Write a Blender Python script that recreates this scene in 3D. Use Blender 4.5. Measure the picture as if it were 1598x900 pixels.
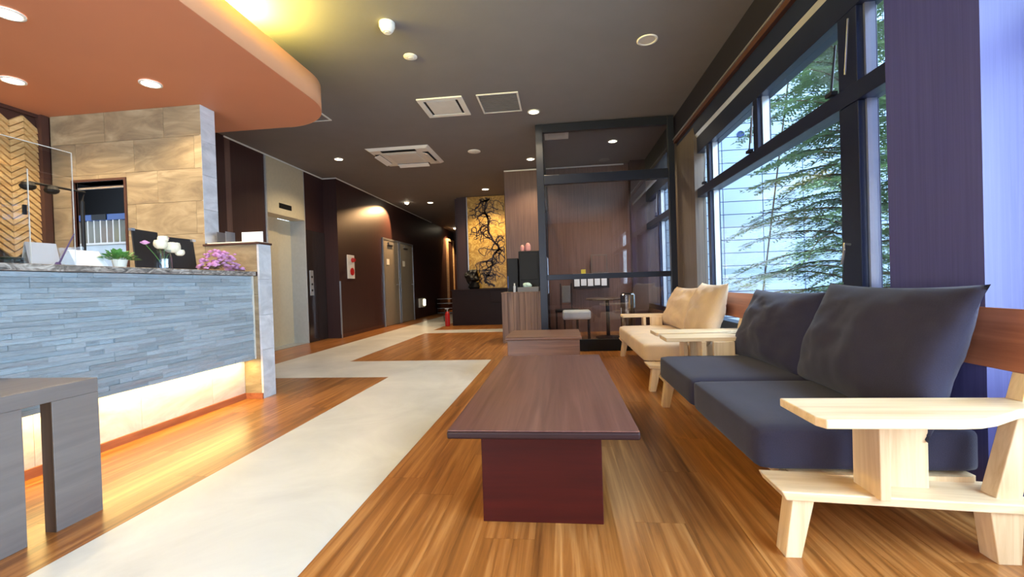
import bpy, bmesh, math, random
from mathutils import Vector, Matrix, noise
random.seed(7)
PI = math.pi
for o in list(bpy.data.objects): bpy.data.objects.remove(o)
SC = bpy.context.scene
COL = SC.collection

# ------------------------------------------------------------------ camera
H = 0.92
yaw, pitch, roll = map(math.radians, (-6.33, -0.59, -1.84))
fw = Vector((math.sin(yaw)*math.cos(pitch), math.cos(yaw)*math.cos(pitch), math.sin(pitch)))
rt = Vector((math.cos(yaw), -math.sin(yaw), 0)); up = rt.cross(fw)
r2 = rt*math.cos(roll)+up*math.sin(roll); u2 = -rt*math.sin(roll)+up*math.cos(roll)
cam = bpy.data.cameras.new('camera'); co = bpy.data.objects.new('camera', cam); COL.objects.link(co)
co.matrix_world = Matrix(((r2.x, u2.x, -fw.x, 0), (r2.y, u2.y, -fw.y, 0), (r2.z, u2.z, -fw.z, H), (0, 0, 0, 1)))
cam.sensor_fit = 'HORIZONTAL'; cam.sensor_width = 36; cam.lens = 36*681.4/1598
cam.clip_start = 0.05; cam.clip_end = 200
SC.camera = co

# ------------------------------------------------------------------ sky, light and exposure
W = bpy.data.worlds.new('sky'); SC.world = W; W.use_nodes = True
bg = W.node_tree.nodes['Background']
bg.inputs[0].default_value = (0.62, 0.80, 1.0, 1); bg.inputs[1].default_value = 2.6
SC.view_settings.view_transform = 'Standard'; SC.view_settings.look = 'None'
SC.view_settings.exposure = 1.0; SC.view_settings.gamma = 1.0; SC.view_settings.use_curve_mapping = False
C = 3.03          # ceiling height
SOFF = 2.57       # underside of the dropped soffit

def daylight(name, loc, rot, sx, sy, power, col=(0.62, 0.80, 1.0)):
    l = bpy.data.lights.new(name, 'AREA'); l.shape = 'RECTANGLE'; l.size = sx; l.size_y = sy
    l.energy = power; l.color = col
    o = bpy.data.objects.new(name, l); COL.objects.link(o); o.location = loc; o.rotation_euler = rot
    return o
# daylight entering by the glazed bay beside the camera and the glazed entrance behind it
daylight('daylight_side_bay', (2.06, -0.9, 1.42), (0, PI/2, 0), 2.0, 4.2, 215, (0.70, 0.85, 1.0))
daylight('daylight_entrance', (-3.0, -3.5, 1.45), (PI/2, 0, 0), 2.8, 2.7, 98, (0.93, 0.96, 1.0))
# added area lamp, unseen above the window head, boosts sky light into the room
daylight('added_sky_fill', (2.8, 3.7, 4.1), (0, math.radians(52), 0), 2.4, 4.6, 300, (0.72, 0.86, 1.0))

# ------------------------------------------------------------------ materials
def s2l(v): v /= 255.0; return v/12.92 if v <= .04045 else ((v+.055)/1.055)**2.4
def rgb(r, g, b): return (s2l(r), s2l(g), s2l(b), 1)
def newmat(name):
    m = bpy.data.materials.new(name); m.use_nodes = True
    nt = m.node_tree; return m, nt, nt.nodes['Principled BSDF']
def coords(nt, scale, rnd=False):
    tc = nt.nodes.new('ShaderNodeTexCoord'); mp = nt.nodes.new('ShaderNodeMapping')
    mp.inputs['Scale'].default_value = scale
    src = tc.outputs['Object']
    if rnd:
        oi = nt.nodes.new('ShaderNodeObjectInfo'); ad = nt.nodes.new('ShaderNodeVectorMath'); ad.operation = 'ADD'
        sc = nt.nodes.new('ShaderNodeVectorMath'); sc.operation = 'SCALE'
        cb = nt.nodes.new('ShaderNodeCombineXYZ'); nt.links.new(oi.outputs['Random'], cb.inputs[0]); nt.links.new(oi.outputs['Random'], cb.inputs[2])
        nt.links.new(cb.outputs[0], sc.inputs[0]); sc.inputs['Scale'].default_value = 31.0
        nt.links.new(src, ad.inputs[0]); nt.links.new(sc.outputs[0], ad.inputs[1]); src = ad.outputs[0]
    nt.links.new(src, mp.inputs[0]); return mp.outputs[0]
def noisetex(nt, vec, scale=1, detail=4, rough=.55, dist=0):
    n = nt.nodes.new('ShaderNodeTexNoise'); n.inputs['Scale'].default_value = scale; n.inputs['Detail'].default_value = detail
    n.inputs['Roughness'].default_value = rough; n.inputs['Distortion'].default_value = dist
    nt.links.new(vec, n.inputs['Vector']); return n.outputs['Fac']
def ramp(nt, fac, stops):
    r = nt.nodes.new('ShaderNodeValToRGB'); e = r.color_ramp.elements
    e[0].position, e[0].color = stops[0]; e[1].position, e[1].color = stops[-1]
    for p, c in stops[1:-1]:
        x = e.new(p); x.color = c
    nt.links.new(fac, r.inputs[0]); return r.outputs[0]
def bump(nt, b, fac, strength, dist=.01):
    n = nt.nodes.new('ShaderNodeBump'); n.inputs['Strength'].default_value = strength; n.inputs['Distance'].default_value = dist
    nt.links.new(fac, n.inputs['Height']); nt.links.new(n.outputs[0], b.inputs['Normal'])
def plain(name, c, rough=.5, metal=0, var=.08, scale=8, bmp=0, spec=.5, coat=0):
    m, nt, b = newmat(name)
    v = noisetex(nt, coords(nt, (scale,)*3), 1, 3)
    d = tuple(x*(1-var) for x in c[:3])+(1,); l = tuple(min(1, x*(1+var)) for x in c[:3])+(1,)
    nt.links.new(ramp(nt, v, [(.3, d), (.7, l)]), b.inputs['Base Color'])
    b.inputs['Roughness'].default_value = rough; b.inputs['Metallic'].default_value = metal
    b.inputs['Specular IOR Level'].default_value = spec; b.inputs['Coat Weight'].default_value = coat
    if bmp: bump(nt, b, noisetex(nt, coords(nt, (scale*12,)*3), 1, 2), bmp, .002)
    return m
def wood(name, dark, light, axis=1, freq=30, rough=.4, stretch=.05, detail=5, mid=None, lo=.3, hi=.7, rnd=False, spec=.5):
    m, nt, b = newmat(name)
    s = [freq]*3; s[axis] = freq*stretch
    v = coords(nt, tuple(s), rnd)
    f = noisetex(nt, v, 1, detail, .6, .6)
    st = [(lo, dark), (hi, light)]
    if mid: st = [(lo, dark), ((lo+hi)/2, mid), (hi, light)]
    nt.links.new(ramp(nt, f, st), b.inputs['Base Color'])
    b.inputs['Roughness'].default_value = rough; b.inputs['Specular IOR Level'].default_value = spec
    bump(nt, b, f, .08, .002)
    return m
def fabric(name, c, var=.14):
    m, nt, b = newmat(name)
    f = noisetex(nt, coords(nt, (260, 260, 260)), 1, 2)
    g = noisetex(nt, coords(nt, (5, 5, 5)), 1, 3)
    mx = nt.nodes.new('ShaderNodeMath'); mx.operation = 'ADD'; nt.links.new(f, mx.inputs[0]); nt.links.new(g, mx.inputs[1])
    hf = nt.nodes.new('ShaderNodeMath'); hf.operation = 'MULTIPLY'; hf.inputs[1].default_value = .5; nt.links.new(mx.outputs[0], hf.inputs[0])
    d = tuple(x*(1-var) for x in c[:3])+(1,); l = tuple(x*(1+var) for x in c[:3])+(1,)
    nt.links.new(ramp(nt, hf.outputs[0], [(.35, d), (.65, l)]), b.inputs['Base Color'])
    b.inputs['Roughness'].default_value = .9; b.inputs['Sheen Weight'].default_value = .1; b.inputs['Sheen Roughness'].default_value = .5
    b.inputs['Specular IOR Level'].default_value = .2
    bump(nt, b, f, .35, .002)
    return m
def stone(name, a, c, mid=None, scale=(2, 2, 6), rough=.45, dist=1.5, rnd=True, bmp=.1, jitter=0):
    m, nt, b = newmat(name)
    f = noisetex(nt, coords(nt, scale, rnd), 1, 7, .62, dist)
    st = [(.32, a), (.68, c)] if not mid else [(.3, a), (.5, mid), (.7, c)]
    colr = ramp(nt, f, st)
    if jitter:
        oi = nt.nodes.new('ShaderNodeObjectInfo'); hs = nt.nodes.new('ShaderNodeHueSaturation')
        mr = nt.nodes.new('ShaderNodeMapRange'); mr.inputs[3].default_value = 1-jitter; mr.inputs[4].default_value = 1+jitter
        nt.links.new(oi.outputs['Random'], mr.inputs[0]); nt.links.new(mr.outputs[0], hs.inputs['Value']); nt.links.new(colr, hs.inputs['Color'])
        colr = hs.outputs[0]
    nt.links.new(colr, b.inputs['Base Color'])
    b.inputs['Roughness'].default_value = rough
    if bmp: bump(nt, b, f, bmp, .006)
    return m
def emit(name, c, s):
    m, nt, b = newmat(name)
    b.inputs['Base Color'].default_value = c; b.inputs['Emission Color'].default_value = c; b.inputs['Emission Strength'].default_value = s
    return m
def glass(name, tint=(1, 1, 1, 1), refl=1.0, rough=0.0):
    m = bpy.data.materials.new(name); m.use_nodes = True; nt = m.node_tree; nt.nodes.clear()
    out = nt.nodes.new('ShaderNodeOutputMaterial'); mix = nt.nodes.new('ShaderNodeMixShader')
    tr = nt.nodes.new('ShaderNodeBsdfTransparent'); tr.inputs[0].default_value = tint
    gl = nt.nodes.new('ShaderNodeBsdfGlossy'); gl.inputs['Roughness'].default_value = rough
    lw = nt.nodes.new('ShaderNodeLayerWeight'); lw.inputs[0].default_value = .5
    pw = nt.nodes.new('ShaderNodeMath'); pw.operation = 'POWER'; pw.inputs[1].default_value = 5.0
    nt.links.new(lw.outputs['Facing'], pw.inputs[0])
    mu = nt.nodes.new('ShaderNodeMath'); mu.operation = 'MULTIPLY_ADD'; mu.inputs[1].default_value = .95; mu.inputs[2].default_value = .04*refl; mu.use_clamp = True
    nt.links.new(pw.outputs[0], mu.inputs[0]); nt.links.new(mu.outputs[0], mix.inputs[0])
    nt.links.new(tr.outputs[0], mix.inputs[1]); nt.links.new(gl.outputs[0], mix.inputs[2]); nt.links.new(mix.outputs[0], out.inputs[0])
    return m

M = {}
M['floor'] = wood('floor_wood', rgb(98, 56, 24), rgb(202, 146, 86), 1, 30, .28, .035, 6, rgb(158, 100, 48), .25, .75)
M['path'] = stone('floor_travertine', rgb(200, 200, 198), rgb(226, 226, 223), None, (1.5, 1.5, 1.5), .32, .6, False, 0)
M['ceiling'] = plain('ceiling_paper', rgb(126, 122, 120), .75, 0, .03, 3, .25, .3)
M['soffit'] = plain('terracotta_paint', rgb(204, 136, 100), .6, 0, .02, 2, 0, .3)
M['fascia'] = plain('terracotta_paint_lit', rgb(226, 166, 124), .6, 0, .02, 2, 0, .3)  # soffit paint made lighter: window light on the upright face is in the colour
M['wall'] = wood('plum_wall_sheet', rgb(54, 31, 30), rgb(64, 39, 36), 2, 60, .45, .02, 3)
M['wallbrown'] = wood('brown_wall_sheet', rgb(92, 66, 58), rgb(118, 88, 76), 2, 60, .45, .02, 3)
M['wallgrey'] = wood('grey_brown_sheet', rgb(84, 72, 64), rgb(110, 96, 84), 2, 40, .5, .03, 4)
M['pillar'] = wood('pillar_sheet_blue_haze', rgb(74, 75, 128), rgb(86, 86, 142), 2, 70, .4, .02, 3)  # blue flare and haze are put into this colour, not the pillar's own
M['header'] = plain('dark_header_paint', rgb(34, 32, 44), .5, 0, .05, 5, 0, .3)
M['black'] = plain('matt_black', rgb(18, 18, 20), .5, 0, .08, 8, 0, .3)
M['darkframe'] = plain('bronze_frame', rgb(40, 43, 52), .34, .4, .05)
M['alu'] = plain('bright_aluminium', rgb(190, 192, 196), .3, .8, .04)
M['winframe'] = plain('window_bronze_blue_haze', rgb(34, 42, 66), .35, .35, .06)  # frame colour shifted to blue to carry the haze at the windows
M['tile'] = stone('travertine_tile', rgb(122, 106, 84), rgb(176, 158, 126), rgb(150, 132, 102), (1.6, 1.6, 5), .4, 2.2, True, .06, .06)
M['tilewhite'] = stone('pale_marble_tile', rgb(190, 192, 196), rgb(226, 228, 232), None, (2, 2, 5), .35, 2.0, True, .05, .04)
M['tilebase'] = stone('plinth_tile', rgb(196, 180, 168), rgb(228, 216, 206), None, (2, 2, 4), .35, 2.0, True, .05, .04)
M['slate'] = stone('ledger_stone', rgb(140, 154, 164), rgb(212, 224, 232), rgb(180, 196, 206), (5, 5, 30), .6, 1.0, True, .9, .17)
M['granite'] = stone('granite_top', rgb(60, 58, 56), rgb(206, 200, 190), rgb(140, 132, 124), (30, 12, 30), .2, 1.5, False, 0)
M['skirt'] = wood('skirting_wood', rgb(140, 78, 50), rgb(176, 106, 70), 1, 30, .4, .08, 4)
M['tabletop'] = wood('walnut_top', rgb(92, 58, 54), rgb(126, 88, 80), 1, 34, .3, .03, 6)
M['tableside'] = wood('mahogany_side', rgb(54, 8, 3), rgb(70, 13, 5), 0, 20, .5, .06, 4, spec=.25)
M['tableedge'] = plain('dark_table_edge', rgb(46, 24, 24), .5, 0, .08, 8, 0, .3)
M['table2'] = wood('walnut_small', rgb(92, 62, 48), rgb(132, 92, 72), 0, 34, .38, .04, 6)
M['blond'] = wood('blond_ash', rgb(214, 180, 136), rgb(242, 216, 178), 0, 26, .45, .06, 5)
M['blondy'] = wood('blond_ash_y', rgb(208, 172, 128), rgb(238, 210, 170), 2, 26, .45, .06, 5)
M['backboard'] = wood('cherry_backboard', rgb(140, 84, 60), rgb(176, 112, 84), 1, 26, .4, .05, 5)
M['navy'] = fabric('navy_fabric', rgb(50, 47, 64), .12)
M['beige'] = fabric('beige_fabric', rgb(206, 178, 146), .1)
M['greytable'] = wood('taupe_wood', rgb(112, 102, 98), rgb(126, 116, 110), 1, 24, .35, .06, 3)
M['greytableside'] = wood('taupe_wood_end', rgb(66, 48, 34), rgb(84, 62, 46), 2, 24, .5, .06, 4)
M['chevron'] = wood('bamboo_slat', rgb(206, 160, 96), rgb(238, 202, 140), 1, 40, .5, .2, 3, rnd=True)
M['darktrim'] = plain('dark_brown_trim', rgb(74, 44, 34), .5)
M['steel'] = plain('brushed_steel', rgb(196, 198, 200), .3, .5, .04, 20)
M['champagne'] = plain('champagne_steel', rgb(206, 194, 164), .4, .15, .04, 20)
M['darkmirror'] = plain('dark_glass_panel', rgb(60, 50, 48), .12, .3, .04)
M['doorgrey'] = plain('grey_door', rgb(138, 130, 118), .45, .1, .04)
M['white'] = plain('white_plastic', rgb(236, 234, 224), .4, 0, .02)
M['whitedim'] = plain('off_white_grille', rgb(224, 222, 212), .5, 0, .04)
M['greymetal'] = plain('grey_grille', rgb(120, 118, 116), .5, .2, .04)
M['red'] = plain('signal_red', rgb(186, 24, 28), .4)
M['gold'] = stone('gold_leaf', rgb(150, 108, 40), rgb(232, 198, 104), rgb(196, 152, 62), (6, 6, 6), .42, 2.5, False, .2)
M['branch'] = plain('dark_branch_lacquer', rgb(52, 30, 22), .4)
M['desk'] = plain('dark_wine_desk', rgb(34, 14, 15), .5, 0, .08, 8, 0, .25)
M['slatwood'] = wood('striped_walnut', rgb(92, 66, 52), rgb(158, 124, 100), 2, 14, .5, .03, 4, lo=.35, hi=.65)
M['paper'] = plain('white_paper', rgb(244, 246, 250), .6, 0, .01)
M['purple'] = plain('purple_plastic', rgb(92, 74, 112), .4)
M['leather'] = plain('black_leatherette', rgb(34, 36, 40), .5, 0, .1, 60, .2)
M['leaf'] = plain('green_leaf', rgb(96, 150, 76), .5, 0, .3, 60)
M['pink'] = plain('pink_petal', rgb(236, 182, 228), .6, 0, .2, 60)
M['cream'] = plain('cream_petal', rgb(248, 240, 214), .6, 0, .05, 60)
M['twig'] = plain('brown_twig', rgb(112, 86, 66), .7)
M['blue'] = plain('blue_header', rgb(40, 84, 158), .4)
M['rack'] = plain('pale_rack', rgb(206, 216, 220), .45)
M['yellow'] = plain('yellow_card', rgb(220, 200, 60), .5)
M['orange'] = plain('orange_card', rgb(196, 112, 76), .5)
M['tissue'] = plain('pale_tissue', rgb(196, 226, 220), .8)
M['salmon'] = plain('pink_plastic', rgb(236, 168, 160), .4)
M['chrome'] = plain('chrome', rgb(220, 218, 210), .08, 1, .02)
M['facade'] = plain('facade_panel', rgb(178, 196, 212), .55, 0, .015, 1)
M['joint'] = plain('facade_joint', rgb(64, 82, 128), .8)
M['bark'] = plain('bark', rgb(108, 88, 74), .9, 0, .2, 20)
M['needles'] = plain('fir_needles_hazed', rgb(132, 158, 116), .6, 0, .35, 3)  # green made paler, with the bright haze outside put into the colour
M['ground'] = plain('outside_paving', rgb(200, 200, 196), .9)
M['lamp'] = emit('warm_lamp', (1.0, 0.86, 0.62, 1), 14)
M['lampdim'] = plain('unlit_reflector', rgb(216, 206, 186), .35)
M['ledstrip'] = emit('yellow_led', (1.0, 0.80, 0.34, 1), 2.5)
M['glow'] = emit('night_light', (1.0, 0.90, 0.62, 1), 3)
M['glass'] = glass('window_glass', (.93, .97, 1, 1), 1.0)
M['smokeglass'] = glass('partition_glass', (.88, .88, .90, 1), 1.6)
M['acrylic'] = glass('clear_acrylic', (.95, .96, .97, 1), 3.0)
M['vaseglass'] = glass('vase_glass', (.84, .90, .95, 1), 2.0)

# ------------------------------------------------------------------ helpers
def box(bm, x0, x1, y0, y1, z0, z1):
    vs = [bm.verts.new((x, y, z)) for z in (z0, z1) for y in (y0, y1) for x in (x0, x1)]
    for f in ((0, 2, 3, 1), (4, 5, 7, 6), (0, 1, 5, 4), (2, 6, 7, 3), (0, 4, 6, 2), (1, 3, 7, 5)):
        bm.faces.new([vs[i] for i in f])
def hexa(bm, pts):
    """eight corners: four below, four above, both counter-clockwise"""
    vs = [bm.verts.new(p) for p in pts]
    for f in ((3, 2, 1, 0), (4, 5, 6, 7), (0, 1, 5, 4), (1, 2, 6, 5), (2, 3, 7, 6), (3, 0, 4, 7)):
        bm.faces.new([vs[i] for i in f])
def prism(bm, poly, z0, z1):
    a = [bm.verts.new((x, y, z0)) for x, y in poly]; b = [bm.verts.new((x, y, z1)) for x, y in poly]
    n = len(poly); bm.faces.new(a[::-1]); bm.faces.new(b)
    for i in range(n): bm.faces.new((a[i], a[(i+1) % n], b[(i+1) % n], b[i]))
def tube(bm, pts, rad, n=8, cap=True):
    pts = [Vector(p) for p in pts]; rings = []
    rs = rad if isinstance(rad, (list, tuple)) else [rad]*len(pts)
    for i, p in enumerate(pts):
        t = (pts[min(i+1, len(pts)-1)]-pts[max(i-1, 0)]).normalized()
        a = t.cross(Vector((0, 0, 1)));
        if a.length < .05: a = t.cross(Vector((1, 0, 0)))
        a.normalize(); b = t.cross(a)
        rings.append([bm.verts.new(p+(a*math.cos(2*PI*k/n)+b*math.sin(2*PI*k/n))*rs[i]) for k in range(n)])
    for i in range(len(rings)-1):
        for k in range(n): bm.faces.new((rings[i][k], rings[i][(k+1) % n], rings[i+1][(k+1) % n], rings[i+1][k]))
    if cap:
        bm.faces.new(rings[0][::-1]); bm.faces.new(rings[-1])
def lathe(bm, c, prof, n=24, axis='z'):
    """prof: list of (radius, height)"""
    rings = []
    for r, h in prof:
        ring = []
        for k in range(n):
            a = 2*PI*k/n
            ring.append(bm.verts.new((c[0]+r*math.cos(a), c[1]+r*math.sin(a), c[2]+h)))
        rings.append(ring)
    for i in range(len(rings)-1):
        for k in range(n): bm.faces.new((rings[i][k], rings[i][(k+1) % n], rings[i+1][(k+1) % n], rings[i+1][k]))
    bm.faces.new(rings[0][::-1]); bm.faces.new(rings[-1])
def wloc(p):
    v = Vector((0, 0, 0))
    while p is not None: v += p.location; p = p.parent
    return v
def build(name, bm, mat, parent=None, bevel=0, smooth=False, seg=2, org=None):
    """mesh given in world coordinates; origin at org (or at the parent's)"""
    bmesh.ops.recalc_face_normals(bm, faces=bm.faces)
    me = bpy.data.meshes.new(name)
    base = wloc(parent); o_ = Vector(org) if org is not None else base
    bmesh.ops.translate(bm, verts=bm.verts, vec=-o_)
    bm.to_mesh(me); bm.free()
    o = bpy.data.objects.new(name, me); COL.objects.link(o)
    o.data.materials.append(mat if not isinstance(mat, str) else M[mat])
    if parent: o.parent = parent
    o.location = o_-base
    if smooth:
        for p in me.polygons: p.use_smooth = True
    if bevel:
        b = o.modifiers.new('edge', 'BEVEL'); b.width = bevel; b.segments = seg; b.limit_method = 'ANGLE'; b.angle_limit = math.radians(40)
    return o
def bx(name, x0, x1, y0, y1, z0, z1, mat, parent=None, bevel=0):
    bm = bmesh.new(); box(bm, x0, x1, y0, y1, z0, z1); return build(name, bm, mat, parent, bevel)
def thing(name, label, cat, loc=(0, 0, 0), group=None):
    o = bpy.data.objects.new(name, None); COL.objects.link(o); o.location = loc; o.empty_display_size = .1
    return tag(o, label, cat, group)
def tag(o, label, cat, group=None):
    o['label'] = label; o['category'] = cat
    if group: o['group'] = group
    return o
def struct(o): o['kind'] = 'structure'; return o
def kids(o): return [c for c in bpy.data.objects if c.parent == o]
def copy_tree(o, parent=None):
    c = o.copy(); COL.objects.link(c); c.parent = parent
    for ch in kids(o): copy_tree(ch, c)
    return c

# ------------------------------------------------------------------ shell
struct(bx('floor', -6.5, 2.3, -4, 17.5, -.12, 0, 'floor'))
M['plank'] = wood('plank_wood', rgb(98, 56, 24), rgb(202, 146, 86), 1, 30, .28, .035, 6, rgb(158, 100, 48), .25, .75, rnd=True)
FL = bpy.data.objects['floor']
pm = {}
def planks(x0, x1, y0, y1, w=.182, ln=1.22, off=.37):
    n = max(1, round((x1-x0)/w)); w = (x1-x0)/n
    for i in range(n):
        y = y0; first = True
        while y < y1-.01:
            l_ = ln*((i*off) % 1 or .5) if first else ln
            first = False; ye = min(y1, y+l_)
            if y1-ye < .15: ye = y1
            key = (round(w, 3), round(ye-y, 2))
            if key not in pm:
                me = bpy.data.meshes.new('plank'); bm = bmesh.new(); box(bm, .0004, w-.0004, .0004, ye-y-.0004, -.001, .001); bmesh.ops.recalc_face_normals(bm, faces=bm.faces); bm.to_mesh(me); bm.free(); me.materials.append(M['plank']); pm[key] = me
            o = bpy.data.objects.new('plank', pm[key]); COL.objects.link(o); o.parent = FL; o.location = (x0+w*i, y, 0)
            y = ye
planks(-.87, 1.57, .2, 5.28); planks(-.87, 1.57, 5.28, 8.1); planks(-2.728, -1.79, .2, 4.33); planks(-2.69, -.98, 5.28, 8.38)
def floor_inlay(name, poly):
    bm = bmesh.new(); prism(bm, poly, -.004, .0017); return struct(build(name, bm, 'path'))
floor_inlay('floor_stone_inlay', [(-1.79, -3.9), (-.87, -3.9), (-.87, 5.28), (-2.69, 5.28), (-2.69, 8.38), (-1.0, 8.38), (-1.0, 8.95), (-2.69, 8.95), (-2.69, 14.0), (-3.62, 14.0), (-3.62, 4.33), (-1.79, 4.33)])
struct(bx('ceiling', -6.5, 2.3, -4, 17.5, C, C+.15, 'ceiling'))

# soffit above the reception: slab with a rounded corner
def rounded(x1, y1, r, x0, y0):
    p = [(x0, y0), (x1, y0), (x1, y1-r)]
    for k in range(1, 16):
        a = PI/2*k/16; p.append((x1-r+r*math.cos(a), y1-r+r*math.sin(a)))
    p += [(x1-r, y1), (x0, y1)]; return p
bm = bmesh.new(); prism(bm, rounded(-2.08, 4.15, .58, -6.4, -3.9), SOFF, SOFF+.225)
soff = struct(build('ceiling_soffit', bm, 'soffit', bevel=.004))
bm = bmesh.new(); prism(bm, rounded(-2.095, 4.135, .57, -6.4, -3.88), SOFF+.225, SOFF+.24)
build('trim_edge', bm, 'darktrim', soff)  # shadow line below the cove recess, put in as a dark strip
bm = bmesh.new(); prism(bm, rounded(-2.75, 3.5, .5, -6.4, -3.8), SOFF+.24, C-.001)
build('soffit_upstand', bm, 'soffit', soff)
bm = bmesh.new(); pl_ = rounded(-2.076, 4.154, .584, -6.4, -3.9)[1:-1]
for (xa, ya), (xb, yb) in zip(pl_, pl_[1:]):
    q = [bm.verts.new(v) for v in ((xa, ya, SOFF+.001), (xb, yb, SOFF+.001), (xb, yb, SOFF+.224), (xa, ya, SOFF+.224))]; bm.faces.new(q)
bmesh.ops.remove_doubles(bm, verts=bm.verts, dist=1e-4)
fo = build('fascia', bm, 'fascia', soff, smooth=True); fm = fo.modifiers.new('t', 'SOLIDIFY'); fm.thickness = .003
led = bmesh.new(); box(led, -2.32, -2.28, -1.2, 3.0, SOFF+.245, SOFF+.262)
build('cove_led', led, 'ledstrip', soff)
cl = daylight('cove_light', (-2.30, 1.0, SOFF+.27), (0, math.radians(197), 0), .10, 4.2, 330, (1.0, .80, .14))
struct(cl)

# left wall, chevron slats, walls behind
struct(bx('wall_left', -4.85, -4.63, -4, 3.5, 0, SOFF, 'darktrim'))
wl = bpy.data.objects['wall_left']
for k in range(6):
    y0 = 3.44-.102*(k+1)
    sgn = 1 if k % 2 else -1
    for j in range(24):
        z = 1.32+.056*j
        bm = bmesh.new(); yy0, yy1 = y0+.001, y0+.101
        dz = .08*sgn
        hexa(bm, [(-4.632, yy0, z-dz/2), (-4.605, yy0, z-dz/2), (-4.605, yy1, z+dz/2), (-4.632, yy1, z+dz/2),
                  (-4.632, yy0, z+.05-dz/2), (-4.612, yy0, z+.044-dz/2), (-4.612, yy1, z+.044+dz/2), (-4.632, yy1, z+.05+dz/2)])
        if z+.095 > SOFF: bm.free(); continue
        build('slat', bm, 'chevron', wl)
struct(bx('trim_1', -4.63, -4.57, 3.44, 3.5, 0, SOFF, 'darktrim'))
struct(bx('trim_2', -4.63, -4.60, -3.9, 3.44, SOFF-.03, SOFF, 'darktrim'))

# divider wall: tall tiled part with an opening, low part ending at the corridor
WD = bpy.data.objects.new('wall_divider', None); COL.objects.link(WD); WD.location = (-3.8, 3.6, 0); WD['kind'] = 'structure'
def dwall(x0, x1, z0, z1, n='core', m='darktrim'): return bx(n, x0, x1, 3.512, 3.648, z0, z1, m, WD)
bx('core', -4.63, -4.34, 3.512, 3.525, 0, SOFF, 'darktrim', WD); dwall(-4.34, -3.83, 1.96, SOFF); dwall(-3.83, -3.085, 0, SOFF); dwall(-3.085, -2.59, 0, 1.335)
def tile(x0, x1, z0, z1, y0=3.5, y1=3.512, mat='tile', g=.0012):
    bm = bmesh.new(); box(bm, x0+g, x1-g, y0, y1, z0+g, z1-g)
    return build('tile', bm, mat, WD, org=((x0+x1)/2, y0, (z0+z1)/2))
zz = [1.06, 1.163, 1.45, 1.735, 2.02, 2.31, SOFF]
zz = [1.095, 1.16, 1.449, 1.735, 2.02, 2.305, SOFF]
offs = [0, .3, 0, .22, .0, .3]
for i in range(6):
    z0, z1 = zz[i], zz[i+1]
    xs = [-4.56]; x = -4.56+.25+offs[i]
    while x < -3.09: xs.append(x); x += .585
    xs.append(-3.07)
    for a, b in zip(xs, xs[1:]):
        if z0 < 1.95:
            if b <= -4.36 or a >= -3.81: tile(a, b, z0, z1); continue
            if a < -4.36: tile(a, -4.36, z0, z1)
            if b > -3.81: tile(-3.81, b, z0, z1)
            if z1 > 1.99: tile(max(a, -4.36), min(b, -3.81), 1.98, z1)
        else: tile(a, b, z0, z1)
# pale end faces of the tall and the low part
for a, b in [(1.36, 1.66), (1.66, 1.96), (1.96, 2.26), (2.26, SOFF)]:
    bm = bmesh.new(); box(bm, -3.085, -3.07, 3.501, 3.66, a+.001, b-.001)
    build('end_tile', bm, 'tilewhite', WD, org=(-3.08, 3.58, (a+b)/2))
for a, b in [(.0, .42), (.42, .72), (.72, 1.03), (1.03, 1.335)]:
    bm = bmesh.new(); box(bm, -2.59, -2.572, 3.501, 3.66, a+.001, b-.001)
    build('end_tile', bm, 'tilewhite', WD, org=(-2.58, 3.58, (a+b)/2))
for a, b in [(1.095, 1.335)]: tile(-3.07, -2.59, a, b)
for a, b in [(.0, .345), (.345, .62), (.62, .90), (.90, 1.06)]: tile(-2.78, -2.59, a, b)
bx('capping', -3.085, -2.56, 3.488, 3.665, 1.335, 1.352, 'darktrim', WD, .002)
bx('door_lining', -4.36, -4.34, 3.49, 3.53, 0, 1.98, 'darktrim', WD); bx('door_lining', -3.83, -3.81, 3.49, 3.66, 0, 1.98, 'darktrim', WD)
bx('door_lining', -4.34, -3.83, 3.49, 3.66, 1.96, 1.98, 'darktrim', WD)
bx('curtain_rail', -4.33, -3.84, 3.52, 3.535, 1.90, 1.915, 'alu', WD)
bx('baseboard', -2.74, -2.575, 3.488, 3.5, 0, .05, 'skirt', WD)

# back office (dark) behind the opening
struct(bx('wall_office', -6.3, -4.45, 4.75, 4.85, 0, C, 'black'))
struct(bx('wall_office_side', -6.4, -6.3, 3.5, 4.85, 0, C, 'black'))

struct(bx('wall_office_end', -4.6, -4.42, 4.35, 5.42, 0, C, 'wall'))
# corridor walls
struct(bx('wall_lobby_back', -6.4, -4.42, 5.42, 5.52, 0, C, 'wallbrown'))
struct(bx('wall_corridor', -4.6, -4.42, 5.52, 6.20, 0, C, 'wall'))
struct(bx('wall_corridor_mid', -4.6, -4.42, 7.22, 7.85, 0, C, 'wall'))
struct(bx('wall_corridor_far', -4.6, -4.15, 7.85, 17.4, 0, C, 'wall'))
struct(bx('wall_corridor_end', -4.6, -1.9, 17.0, 17.2, 0, C, 'wall'))
struct(bx('wall_reception', -2.42, -.98, 10.3, 10.45, 0, C, 'wall'))
struct(bx('wall_reception_side', -2.5, -2.35, 10.45, 17.0, 0, C, 'wall'))
struct(bx('wall_back', -.98, 1.9, 8.1, 8.25, 0, C, 'wallbrown'))
struct(bx('wall_back_side', -.98, -.83, 8.25, 10.4, 0, C, 'wallbrown'))
struct(bx('wall_back_pier', 1.28, 1.54, 7.9, 8.1, 0, C, 'wall'))
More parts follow.
